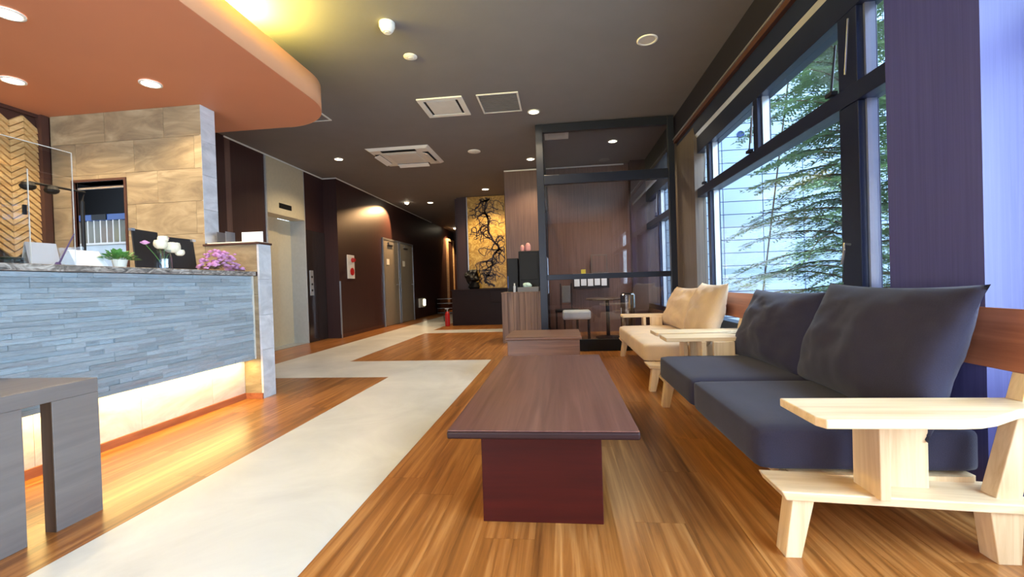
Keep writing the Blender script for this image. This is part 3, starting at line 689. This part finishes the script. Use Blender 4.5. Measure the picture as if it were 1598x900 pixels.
for k in range(8):
    bm = unit.copy(); bmesh.ops.subdivide_edges(bm, edges=bm.edges, cuts=1)
    for v in bm.verts:
        if v.co.x > .9: v.co.x += noise.noise(v.co*3+Vector((k*7, 0, 0)))*.5
    me = bpy.data.meshes.new('ledger_stone'); bm.to_mesh(me); bm.free(); me.materials.append(M['slate']); meshes.append(me)
ROWS = 26; rh = (1.06-.345)/ROWS; cnt = 0
for r in range(ROWS):
    yy = 3.486-random.uniform(0, .02)*0; yend = .92
    while yy > yend:
        ln = random.choice((.08, .14, .2, .26, .34, .42, .42)); y0 = max(yend, yy-ln)
        if y0-yend < .06: y0 = yend
        o = bpy.data.objects.new('stone', random.choice(meshes)); COL.objects.link(o); o.parent = RC
        o.location = Vector((-2.655, y0+.0006, .345+rh*r+.0006))-RC.location
        o.scale = (random.uniform(.014, .028), yy-y0-.0012, rh-.0012); cnt += 1
        yy = y0
print('stones', cnt)

# things on the counter
CT = 1.098
def sheet(name, p0, p1, z0, z1, th, mat, parent):
    """upright sheet between two plan points"""
    a, b = Vector((p0[0], p0[1], 0)), Vector((p1[0], p1[1], 0)); n_ = (b-a).normalized().cross(Vector((0, 0, 1)))*th/2
    bm = bmesh.new(); q = [a-n_, b-n_, b+n_, a+n_]
    hexa(bm, [(v.x, v.y, z0) for v in q]+[(v.x, v.y, z1) for v in q]); return build(name, bm, mat, parent)
AC = thing('acrylic_screen', 'tall clear acrylic splash screen standing on the granite countertop', 'acrylic screen', (-2.85, 1.9, CT))
sheet('screen_sheet', (-2.85, 1.45), (-2.85, 2.29), CT, 1.775, .006, 'acrylic', AC); sheet('screen_edge', (-2.85, 2.29), (-2.85, 2.292), CT, 1.775, .005, 'white', AC)
sheet('screen_top', (-2.85, 1.45), (-2.85, 2.29), 1.775, 1.778, .007, 'white', AC); sheet('screen_foot', (-2.93, 2.27), (-2.77, 2.27), CT, CT+.12, .006, 'acrylic', AC)
A2 = thing('low_acrylic_screen', 'lower clear acrylic screen in front of the tall one', 'acrylic screen', (-2.74, 1.7, CT))
sheet('screen_sheet', (-2.74, 1.3), (-2.74, 1.99), CT, 1.60, .006, 'acrylic', A2); sheet('screen_edge', (-2.74, 1.99), (-2.74, 1.992), CT, 1.60, .005, 'white', A2)
bx('corner_clamp', -2.745, -2.735, 1.965, 1.98, 1.36, 1.41, 'black', A2)
def leaning(name, label, cat, y0, y1, x, h, lean, mat, grp=None, th=.006, z=CT, top_in=0, yaw=0):
    t = thing(name, label, cat, (x, (y0+y1)/2, z), grp)
    bm = bmesh.new(); a, b = y0, y1
    hexa(bm, [(x, a, z), (x, b, z), (x-th, b, z), (x-th, a, z), (x-lean, a+top_in, z+h), (x-lean, b-top_in, z+h), (x-lean-th, b-top_in, z+h), (x-lean-th, a+top_in, z+h)])
    build('sheet', bm, mat, t); return t
t = leaning('brochure_stand', 'upright white sheet in clear stand behind the acrylic screen', 'document stand', 2.12, 2.27, -2.92, .145, .03, 'paper')
bm = bmesh.new(); hexa(bm, [(-2.98, 2.12, CT), (-2.98, 2.27, CT), (-2.986, 2.27, CT), (-2.986, 2.12, CT), (-2.955, 2.12, CT+.14), (-2.955, 2.27, CT+.14), (-2.96, 2.27, CT+.14), (-2.96, 2.12, CT+.14)]); build('back_leg', bm, 'white', t)
t = leaning('price_card', 'low slanted white card beside the acrylic screen edge', 'card', 2.31, 2.50, -2.86, .115, .07, 'paper', top_in=.01)
bm = bmesh.new(); hexa(bm, [(-3.0, 2.31, CT), (-3.0, 2.50, CT), (-3.006, 2.50, CT), (-3.006, 2.31, CT), (-2.936, 2.32, CT+.113), (-2.936, 2.49, CT+.113), (-2.942, 2.49, CT+.113), (-2.942, 2.32, CT+.113)]); build('back_leaf', bm, 'paper', t)
PN = thing('counter_pen', 'purple pen slanting up from its holder before the white sheet', 'pen', (-2.84, 2.22, CT))
bm = bmesh.new(); tube(bm, [(-2.84, 2.195, CT+.02), (-2.84, 2.28, CT+.20)], [.005, .003], 8); build('pen_barrel', bm, 'purple', PN)
bm = bmesh.new(); lathe(bm, (-2.84, 2.19, CT), [(.02, 0), (.018, .01), (.008, .03)], 14); build('pen_holder', bm, 'purple', PN)
CR = thing('card_reader', 'black flat box lying on the counter behind the low acrylic screen', 'card reader', (-2.93, 1.95, CT))
bx('case', -3.0, -2.86, 1.80, 2.05, CT, CT+.05, 'black', CR, .008); bx('slot_panel', -2.86, -2.857, 1.85, 2.0, CT+.015, CT+.035, 'greymetal', CR)
# small potted plant
PL = thing('potted_plant', 'little green plant in white pot on the granite countertop', 'potted plant', (-2.86, 2.56, CT))
bm = bmesh.new(); lathe(bm, (-2.86, 2.56, CT), [(.03, 0), (.04, .055), (.043, .062)], 20); build('pot', bm, 'white', PL)
rr = random.Random(3); bm = bmesh.new()
for i in range(190):
    a = rr.uniform(0, 2*PI); el = rr.uniform(.1, 1.3); ln = rr.uniform(.05, .10)
    d_ = Vector((math.cos(a)*math.cos(el)*.8, math.sin(a)*math.cos(el)*1.25, math.sin(el)*.8)); c_ = Vector((-2.86, 2.56, CT+.055))
    tip = c_+d_*ln; s_ = d_.cross(Vector((0, 0, 1))).normalized()*.014
    if s_.length < .001: continue
    vs = [bm.verts.new(p) for p in (tip-d_*.025, tip-d_*.008+s_+Vector((0, 0, .004)), tip+d_*.012, tip-d_*.008-s_+Vector((0, 0, .004)))]
    bm.faces.new(vs)
build('foliage', bm, 'leaf', PL)['kind'] = 'stuff'
# black binder (two leaves), leaning
BD = thing('black_menu_binder', 'open black leatherette binder leaning upright behind the flower vase', 'binder', (-2.95, 2.9, CT))
for (y0, y1, x0_, x1_) in [(2.75, 2.985, -2.92, -2.955), (2.995, 3.30, -2.955, -2.95)]:
    bm = bmesh.new(); h = .30 if y0 < 2.8 else .275; ln_ = .07; tl = .02
    hexa(bm, [(x0_, y0-tl, CT), (x1_, y1-tl, CT), (x1_-.012, y1-tl, CT), (x0_-.012, y0-tl, CT),
              (x0_-ln_, y0+tl, CT+h), (x1_-ln_, y1+tl, CT+h), (x1_-ln_-.012, y1+tl, CT+h), (x0_-ln_-.012, y0+tl, CT+h)])
    build('cover', bm, 'leather', BD, .004)
bx('corner_cap', -3.04, -3.0, 3.29, 3.325, CT+.255, CT+.275, 'alu', BD); bx('corner_cap', -3.01, -2.985, 2.765, 2.79, CT+.285, CT+.303, 'alu', BD)
# vase with flowers
VS = thing('glass_flower_vase', 'ribbed glass vase with cream roses and a pink bloom', 'vase', (-2.76, 2.78, CT))
bm = bmesh.new()
rings = []
for r_, h_ in [(.034, 0), (.036, .01), (.035, .06), (.03, .09), (.036, .11), (.033, .11), (.027, .09), (.031, .05), (.03, .012)]:
    r_ *= 1.3; h_ *= 1.25; rings.append([bm.verts.new((-2.76+r_*(1+.06*(k % 2))*math.cos(2*PI*k/24), 2.78+r_*(1+.06*(k % 2))*math.sin(2*PI*k/24), CT+h_)) for k in range(24)])
for i in range(len(rings)-1):
    for k in range(24): bm.faces.new((rings[i][k], rings[i][(k+1) % 24], rings[i+1][(k+1) % 24], rings[i+1][k]))
bm.faces.new(rings[0][::-1])
build('vase_glass', bm, 'vaseglass', VS)
def rose(bm, c, r, rr):
    for L_ in range(5):
        n_ = 4+L_; rad = r*(.2+.8*L_/4)
        for k in range(n_):
            a = 2*PI*k/n_+L_*.5; ce = Vector(c)
            d_ = Vector((math.cos(a), math.sin(a), 0)); s_ = Vector((-math.sin(a), math.cos(a), 0)); h_ = r*(.95-.17*L_)
            p = [ce+d_*rad*.3+Vector((0, 0, -r*.4)), ce+d_*rad*.85+s_*rad*.55+Vector((0, 0, h_*.2)), ce+d_*rad+s_*rad*.3+Vector((0, 0, h_*.75)), ce+d_*rad-s_*rad*.3+Vector((0, 0, h_*.75)), ce+d_*rad*.85-s_*rad*.55+Vector((0, 0, h_*.2))]
            bm.faces.new([bm.verts.new(q) for q in p])
def bigrose(bm, c, r, rr):
    for L_ in range(4):
        rad = r*(.35+.65*L_/3); n_ = 3+L_*2
        for k in range(n_):
            a0 = 2*PI*k/n_+L_*.7; grid = []
            for i in range(5):
                el = -1.1+i*(.45+.12*(3-L_)); row = []
                for j in range(5):
                    a = a0+(j-2)*(PI*1.15/n_)*math.sin(PI*(i+1)/6)/1.0
                    q = rad*(1+.10*(i == 4))*(1-.03*abs(j-2))
                    row.append(bm.verts.new((c[0]+q*math.cos(el)*math.cos(a), c[1]+q*math.cos(el)*math.sin(a), c[2]+q*.85*math.sin(el)+(.04*r if i == 4 else 0))))
                grid.append(row)
            for i in range(4):
                for j in range(4): bm.faces.new((grid[i][j], grid[i][j+1], grid[i+1][j+1], grid[i+1][j]))
for c_, r_, m_ in [((-2.74, 2.74, CT+.175), .046, 'cream'), ((-2.74, 2.83, CT+.16), .056, 'cream'), ((-2.76, 2.78, CT+.215), .036, 'cream'), ((-2.72, 2.87, CT+.125), .034, 'cream'), ((-2.75, 2.635, CT+.175), .028, 'pink'), ((-2.78, 2.82, CT+.225), .024, 'pink')]:
    bm = bmesh.new(); (bigrose if m_ == 'cream' else rose)(bm, c_, r_*.92, rr); build('bloom', bm, m_, VS, smooth=(m_ == 'cream'))
for c_ in [(2.74, .15), (2.83, .13), (2.78, .19), (2.64, .165)]:
    bm = bmesh.new(); tube(bm, [(-2.76, 2.78, CT+.02), (-2.755, (2.78+c_[0])/2, CT+.10), (-2.75, c_[0], CT+c_[1])], .002, 5); build('stem', bm, 'leaf', VS)
# pink blossom spray lying down
BL = thing('pink_blossom_spray', 'spray of small pink blossoms lying at the counter end', 'flowers', (-2.78, 3.25, CT))
bm = bmesh.new(); rr = random.Random(11)
for i in range(130):
    t_ = rr.random(); y_ = 3.08+t_*.36; top = .17*math.sin(PI*min(1, t_*1.05))*rr.uniform(.15, 1)+.015
    rose(bm, (-2.72+rr.uniform(-.09, .07), y_, CT+top), rr.uniform(.013, .022), rr)
build('blossoms', bm, 'pink', BL)
bm = bmesh.new()
for i in range(9):
    t_ = i/8; tube(bm, [(-2.72+rr.uniform(-.03, .03), 3.10+rr.uniform(-.04, .02), CT+.012), (-2.74, 3.2+.1*t_, CT+.03+.05*rr.random()), (-2.74+rr.uniform(-.05, .05), 3.2+.22*t_, CT+.02+.12*rr.random())], .004, 5)
tube(bm, [(-2.70, 3.35, CT+.02), (-2.66, 3.44, CT+.008)], .004, 5)
build('stems', bm, 'twig', BL)
bm = bmesh.new()
for i in range(14):
    rose(bm, (-2.70+rr.uniform(-.04, .04), 3.05+rr.uniform(0, .14), CT+rr.uniform(.01, .05)), rr.uniform(.014, .02), rr)
build('dry_leaves', bm, 'twig', BL)
# documents on the low wall
LW = thing('document_tray', 'shallow cream tray with upright clear dividers on the low tiled wall', 'tray', (-2.85, 3.58, 1.352))
bx('tray_base', -3.05, -2.60, 3.50, 3.65, 1.352, 1.362, 'cream', LW, .002)
for x in (-2.985, -2.90): bx('divider', x, x+.004, 3.53, 3.64, 1.362, 1.46, 'alu', LW)
tag(bx('white_notice', -2.80, -2.60, 3.60, 3.606, 1.362, 1.455, 'paper'), 'white paper notice standing in the tray on the low wall', 'notice')
# desk lamp behind counter
DL = thing('desk_lamp', 'black desk lamp with two rounded heads on a thin arm behind counter', 'desk lamp', (-3.35, 2.75, .75))
bm = bmesh.new(); lathe(bm, (-3.35, 2.75, .742), [(.08, 0), (.08, .02), (.012, .03), (.012, .86)], 16); build('base', bm, 'black', DL)
bm = bmesh.new(); tube(bm, [(-3.35, 2.75, 1.60), (-3.35, 2.77, 1.67), (-3.33, 2.43, 1.665)], .008, 8); build('arm', bm, 'black', DL)
for y_ in (2.42, 2.55):
    bm = bmesh.new(); lathe(bm, (-3.33, y_, 1.615), [(.02, 0), (.035, .01), (.04, .025), (.028, .045)], 16); build('lamp_head', bm, 'black', DL)
WK = thing('back_worktop', 'inner work desk behind the reception counter', 'desk', (-3.4, 2.2, 0))
bx('worktop', -3.75, -3.21, .9, 3.3, .70, .74, 'greytable', WK, .003); bx('end_panel', -3.7, -3.22, 3.24, 3.28, 0, .70, 'greytable', WK); bx('end_panel', -3.7, -3.22, .95, .99, 0, .70, 'greytable', WK)

# rack seen through the opening
RK = thing('pigeonhole_rack', 'pale pigeonhole rack with blue header seen through the doorway', 'rack', (-5.0, 4.4, 0))
bx('cabinet', -5.42, -4.63, 4.34, 4.70, 0, 1.50, 'rack', RK, .005); bx('header', -5.42, -4.63, 4.28, 4.5, 1.765, 1.83, 'blue', RK, .003)
bx('header_badge', -5.10, -4.92, 4.272, 4.28, 1.767, 1.828, 'black', RK); bx('shelf', -5.42, -4.63, 4.29, 4.70, 1.50, 1.52, 'white', RK)
bx('back_panel', -5.42, -4.63, 4.60, 4.62, 1.52, 1.765, 'rack', RK)
for i in range(11): bx('divider', -5.41+.078*i, -5.395+.078*i, 4.29, 4.6, 1.52, 1.765, 'white', RK)
for i, m_ in [(5, 'orange'), (6, 'orange'), (7, 'yellow'), (8, 'leaf')]:
    q = bx('file_folder', -5.39+.078*i, -5.34+.078*i, 4.36, 4.58, 1.521, 1.70, m_)
    tag(q, ['', '', '', '', '', 'orange-brown file folder in the pale rack, the one further from the tiles', 'orange-brown file folder standing against the yellow one in the rack', 'yellow file folder standing in the pale rack', 'green file folder at the tiled side of the rack'][i], 'file folder', 'file folders in the pale rack')

# ------------------------------------------------------------------ coffee tables
def ctable(loc, label, x0, x1, y0, y1, top, th, legs, ms, mt):
    t = thing('coffee_table', label, 'coffee table', loc)
    bm = bmesh.new(); r = .018
    box(bm, x0, x1, y0, y1, top-th, top-.004); build('edge_band', bm, 'tableedge' if mt == 'tabletop' else mt, t, .008, seg=3)
    bx('tabletop', x0+.003, x1-.003, y0+.003, y1-.003, top-.004, top, mt, t, .0015)
    for a in legs:
        bx(a[0], *a[1:7], ms, t, .003)
    return t
ctable((-.08, 2.37, 0), 'long dark walnut coffee table with wine-red panel legs', -.43, .262, 1.55, 3.19, .393, .032,
       [('leg_panel', -.325, .136, 1.665, 1.70, 0, .361), ('leg_panel', -.325, .136, 3.04, 3.075, 0, .361), ('apron', -.11, -.07, 1.70, 3.04, .24, .361)], 'tableside', 'tabletop')
ctable((-.18, 4.6, 0), 'smaller brown box-shaped coffee table behind the long one', -.56, .19, 4.27, 4.92, .393, .03,
       [('front_panel', -.54, .17, 4.30, 4.325, 0, .363), ('front_panel', -.54, .17, 4.865, 4.89, 0, .363), ('side_panel', -.54, -.515, 4.325, 4.865, 0, .363), ('side_panel', .145, .17, 4.325, 4.865, 0, .363)], 'table2', 'table2')

# taupe side stool at the left edge
ST = thing('taupe_side_table', 'taupe wooden side table with slotted leg frame in front of stone counter', 'side table', (-2.26, 1.42, 0))
bx('top', -2.54, -2.0, 1.10, 1.675, .515, .575, 'greytable', ST, .003)
for y0, y1 in [(1.50, 1.675), (1.10, 1.405)]: bx('leg', -2.05, -2.0, y0, y1, 0, .515, 'greytable', ST, .002)
for y0 in (1.50, 1.10): bx('leg_edge', -2.049, -2.001, y0-.003, y0, 0, .515, 'greytableside', ST)
for y0, y1 in [(1.50, 1.675), (1.10, 1.405)]: bx('leg', -2.54, -2.49, y0, y1, 0, .515, 'greytable', ST, .002)

# ------------------------------------------------------------------ sofas
def superpad(x0, x1, y0, y1, z0, z1, rx=.03, puff=.012, n=14):
    bm = bmesh.new(); bmesh.ops.create_cube(bm, size=2); bmesh.ops.subdivide_edges(bm, edges=bm.edges, cuts=n, use_grid_fill=True)
    c = Vector(((x0+x1)/2, (y0+y1)/2, (z0+z1)/2)); h = Vector(((x1-x0)/2, (y1-y0)/2, (z1-z0)/2))
    for v in bm.verts:
        u = v.co.copy(); p = Vector((u.x*h.x, u.y*h.y, u.z*h.z))
        q = Vector([max(-(h[i]-rx), min(h[i]-rx, p[i])) for i in range(3)]); d_ = p-q
        if d_.length > 1e-6: p = q+d_.normalized()*rx
        p.z += puff*(1-u.x**2)*(1-u.y**2)*(1 if u.z > 0 else 0)
        p.x += puff*.5*(1-u.z**2)*(1-u.y**4)*(-1 if u.x < 0 else 1)
        v.co = c+p
    return bm
def pillow(w, h, t, seed, n=30):
    """local: width along y, height along z, thickness along x; origin at the bottom centre"""
    bm = bmesh.new(); grid = {}
    for s in (1, -1):
        for i in range(n+1):
            for j in range(n+1):
                u = 2*i/n-1; v = 2*j/n-1
                if s == -1 and (i in (0, n) or j in (0, n)): grid[(s, i, j)] = grid[(1, i, j)]; continue
                e = max(0, (1-abs(u)**2.6)*(1-abs(v)**2.6))**.5
                su = u*(1-.07*(1-v*v)*abs(u)); sv = v*(1-.075*(1-u*u)*abs(v))
                # slight sag towards the bottom
                xx = s*t/2*e*(1.0-.18*v)
                nn = Vector((u*2.2+seed, v*2.2, s*1.7)); xx += s*e*noise.noise(nn)*.03+s*e*noise.noise(nn*3.1)*.008
                # corner creases
                cr = (abs(u)*abs(v))**2; xx += s*cr*.012*math.sin(14*(u-v)+seed)*e
                grid[(s, i, j)] = bm.verts.new((xx, su*w/2, (sv+1)*h/2))
    for s in (1, -1):
        for i in range(n):
            for j in range(n): bm.faces.new((grid[(s, i, j)], grid[(s, i+1, j)], grid[(s, i+1, j+1)], grid[(s, i, j+1)]))
    return bm
def sofa(dy, fab, label, cushion_labels, cat_group):
    t = thing('sofa', label, 'sofa', (1.05, 2.39+dy, 0))
    YC = 2.39+dy
    sh = bmesh.new()
    def yy(v, side): return YC+side*(YC-dy-v) if False else (v+dy if side < 0 else 2*YC-(v+dy))
    for side in (-1, 1):
        def seg(a, b): return tuple(sorted((yy(a, side), yy(b, side))))
        # shelf board under the seat (slopes back slightly)
        a, b = seg(1.49, 1.66); bm = bmesh.new()
        hexa(bm, [(.705, a, .192), (1.45, a, .160), (1.45, b, .160), (.705, b, .192), (.69, a, .222), (1.45, a, .190), (1.45, b, .190), (.69, b, .222)])
        build('side_rail', bm, 'blond', t, .004)
        # front leg, splayed
        a, b = seg(1.50, 1.565); bm = bmesh.new()
        hexa(bm, [(.702, a, 0), (.752, a, 0), (.752, b, 0), (.702, b, 0), (.728, a, .192), (.795, a, .189), (.795, b, .189), (.728, b, .192)])
        build('leg', bm, 'blondy', t, .003)
        bm = bmesh.new()
        hexa(bm, [(1.325, a, 0), (1.39, a, 0), (1.39, b, 0), (1.325, b, 0), (1.305, a, .166), (1.40, a, .162), (1.40, b, .162), (1.305, b, .166)])
        build('leg', bm, 'blondy', t, .003)
        # arm supports
        a, b = seg(1.47, 1.60); bx('arm_support', .972, 1.003, a, b, .205, .472, 'blondy', t, .003)
        a, b = seg(1.575, 1.61); bx('arm_support', 1.05, 1.19, a, b, .20, .472, 'blondy', t, .003)
        # armrest board: curved outer edge
        poly = [(.735, 1.585), (.735, 1.375), (.75, 1.345), (1.10, 1.345), (1.16, 1.352), (1.22, 1.375), (1.28, 1.41), (1.34, 1.445), (1.40, 1.462), (1.50, 1.47), (1.50, 1.585)]
        pp = [(x, yy(y_, side)) for x, y_ in poly]
        if side > 0: pp = pp[::-1]
        bm = bmesh.new(); prism(bm, pp, .472, .500); build('armrest', bm, 'blond', t, .004)
        # raked back post
        a, b = seg(1.53, 1.585); bm = bmesh.new()
        hexa(bm, [(1.345, a, .185), (1.42, a, .185), (1.42, b, .185), (1.345, b, .185), (1.485, a, .72), (1.545, a, .72), (1.545, b, .72), (1.485, b, .72)])
        build('back_post', bm, 'blondy', t, .003)
    # backrest board
    bm = bmesh.new(); a, b = 1.40+dy, 2*YC-(1.40+dy)
    hexa(bm, [(1.44, a, .585), (1.465, a, .58), (1.465, b, .58), (1.44, b, .585), (1.495, a, .785), (1.52, a, .78), (1.52, b, .78), (1.495, b, .785)])
    build('backrest', bm, 'backboard', t, .004)
    bx('front_rail', .78, .81, 1.66+dy, 2*YC-(1.66+dy), .175, .205, 'blond', t); bx('back_rail', 1.36, 1.40, 1.66+dy, 2*YC-(1.66+dy), .165, .21, 'blond', t)
    bx('seat_deck', .80, 1.38, 1.64+dy, 2*YC-(1.64+dy), .195, .213, 'blondy', t)
    for a, b in [(1.655, 2.448), (2.456, 3.24)]:
        bm = superpad(.69, 1.42, a+dy, b+dy, .215, .372)
        build('seat_cushion', bm, fab, t, smooth=True)
    for i, (yc, w, hh, yaw_, lean, xb, lb) in enumerate([(2.07, 1.02, .545, -6, 19, 1.235, cushion_labels[0]), (2.93, .84, .50, 2, 20, 1.26, cushion_labels[1])]):
        bm = pillow(w, hh, .22, 3+i*5+dy)
        me = bpy.data.meshes.new('back_cushion'); bmesh.ops.recalc_face_normals(bm, faces=bm.faces); bm.to_mesh(me); bm.free()
        for p in me.polygons: p.use_smooth = True
        me.materials.append(M[fab])
        o = bpy.data.objects.new('back_cushion', me); COL.objects.link(o)
        o.location = (xb, yc+dy, .355); o.rotation_euler = (0, math.radians(lean), math.radians(yaw_))
        tag(o, lb, 'cushion', cat_group)
    return t
sofa(0, 'navy', 'navy fabric sofa with pale ash frame and flat wooden arms', ['big navy back cushion closest to the wooden arm at the pillar', 'navy back cushion next to the beige sofa arm'], 'navy back cushions')
sofa(2.17, 'beige', 'beige fabric sofa with pale ash frame in front of the glass room', ['beige back cushion on the side towards the navy sofa', 'beige back cushion closest to the glass room'], 'beige back cushions')

# ------------------------------------------------------------------ outside
struct(bx('ground_outside', 2.0, 30, -12, 30, -.3, -.15, 'ground'))
FB = thing('panelled_building', 'neighbouring building with pale blue-white rectangular cladding panels outside window', 'building', (9, 12.2, 0))
bx('backing', 2.1, 20, 12.02, 12.4, -.15, 10.5, 'joint', FB)
me = bpy.data.meshes.new('cladding_panel'); bm = bmesh.new(); box(bm, .011, .974, 0, .02, .010, .325); bmesh.ops.recalc_face_normals(bm, faces=bm.faces); bm.to_mesh(me); bm.free(); me.materials.append(M['facade'])
stuffm = bmesh.new()
for i in range(18):
    for j in range(31):
        x = 2.33+.985*i; z = -.13+.335*j
        if 1 <= i <= 7 and 1 <= j <= 26:
            o = bpy.data.objects.new('panel', me); COL.objects.link(o); o.parent = FB; o.location = Vector((x, 12.0, z))-FB.location
        else: box(stuffm, x+.008, x+.977, 12.0, 12.02, z+.008, z+.327)
so = build('outer_panels', stuffm, 'facade', FB); so['kind'] = 'stuff'
bm = bmesh.new(); lathe(bm, (0, 0, 0), [(.09, 0), (.09, .04), (.075, .05), (.075, .03), (.01, .03)], 24)
bmesh.ops.rotate(bm, verts=bm.verts, cent=(0, 0, 0), matrix=Matrix.Rotation(PI/2, 3, 'X')); bmesh.ops.translate(bm, verts=bm.verts, vec=(4.77, 12.0, 4.61)); build('vent_cap', bm, 'joint', FB)

def conifer(x, y, h, seed, label, r0=2.0, nb=90, zlo=.35):
    rr = random.Random(seed); t = thing('fir_tree', label, 'tree', (x, y, -.15))
    bm = bmesh.new(); tube(bm, [(x, y, -.15), (x+.03, y, h*.4), (x-.02, y+.03, h*.75), (x, y, h)], [.075, .06, .035, .01], 10); build('trunk', bm, 'bark', t)
    br = bmesh.new(); lf = bmesh.new()
    for i in range(nb):
        f = (i+.5)/nb; z = zlo+(h-zlo-.3)*f; a = i*2.39996+rr.uniform(-.3, .3); R = r0*(1-.62*f)*rr.uniform(.75, 1.1)
        d_ = Vector((math.cos(a), math.sin(a), 0)); s_ = Vector((-d_.y, d_.x, 0))
        pts = []; n = 9; lift = rr.uniform(.15, .4); side = rr.uniform(-.2, .2)
        for k in range(n+1):
            u = k/n; pts.append(Vector((x, y, z))+d_*R*u+s_*side*u*u*R+Vector((0, 0, R*(lift*u-.42*u*u))))
        tube(br, pts, [.016*(1-.85*k/n) for k in range(n+1)], 5, False)
        for k in range(1, n+1):
            for sd in (-1, 1):
                for q in range(3):
                    u = (k-rr.random())/n
                    base = pts[k-1].lerp(pts[k], rr.random()); L = R*.34*(1-.55*u)*rr.uniform(.6, 1.15)
                    dd = (d_*rr.uniform(.5, .9)+s_*sd*rr.uniform(.6, 1)+Vector((0, 0, rr.uniform(-.25, .05)))).normalized()
                    m = max(3, int(L/.045)); perp = dd.cross(Vector((0, 0, 1))).normalized()
                    for w in range(m):
                        p = base+dd*L*(w+.5)/m+Vector((0, 0, -.25*L*((w+.5)/m)**2)); wd = .062*(1-.5*w/m)
                        for e in (-1, 1):
                            tip = p+dd*.035+perp*e*wd+Vector((0, 0, rr.uniform(-.02, .012)))
                            nn = (dd*.017)
                            lf.faces.new([lf.verts.new(v) for v in (p-nn, p+nn, tip+nn*.4, tip-nn*.4)])
    build('branches', br, 'bark', t); o = build('needles', lf, 'needles', t); o['kind'] = 'stuff'
    return t
conifer(4.0, 6.6, 6.8, 21, 'feathery conifer with drooping sprays just outside the big window', 1.75, 130, .4)
conifer(5.3, 7.0, 7.2, 5, 'second conifer seen through the narrow window beside the pillar', 1.5, 75, .3)
bm = bmesh.new(); tube(bm, [(3.2, 7.6, -.15), (4.0, 7.8, 5.0)], .012, 6)
tag(build('guy_wire', bm, 'bark', None, org=(3.2, 7.6, -.15)), 'thin dark slanting support rod outside in front of the panelled building', 'support rod')
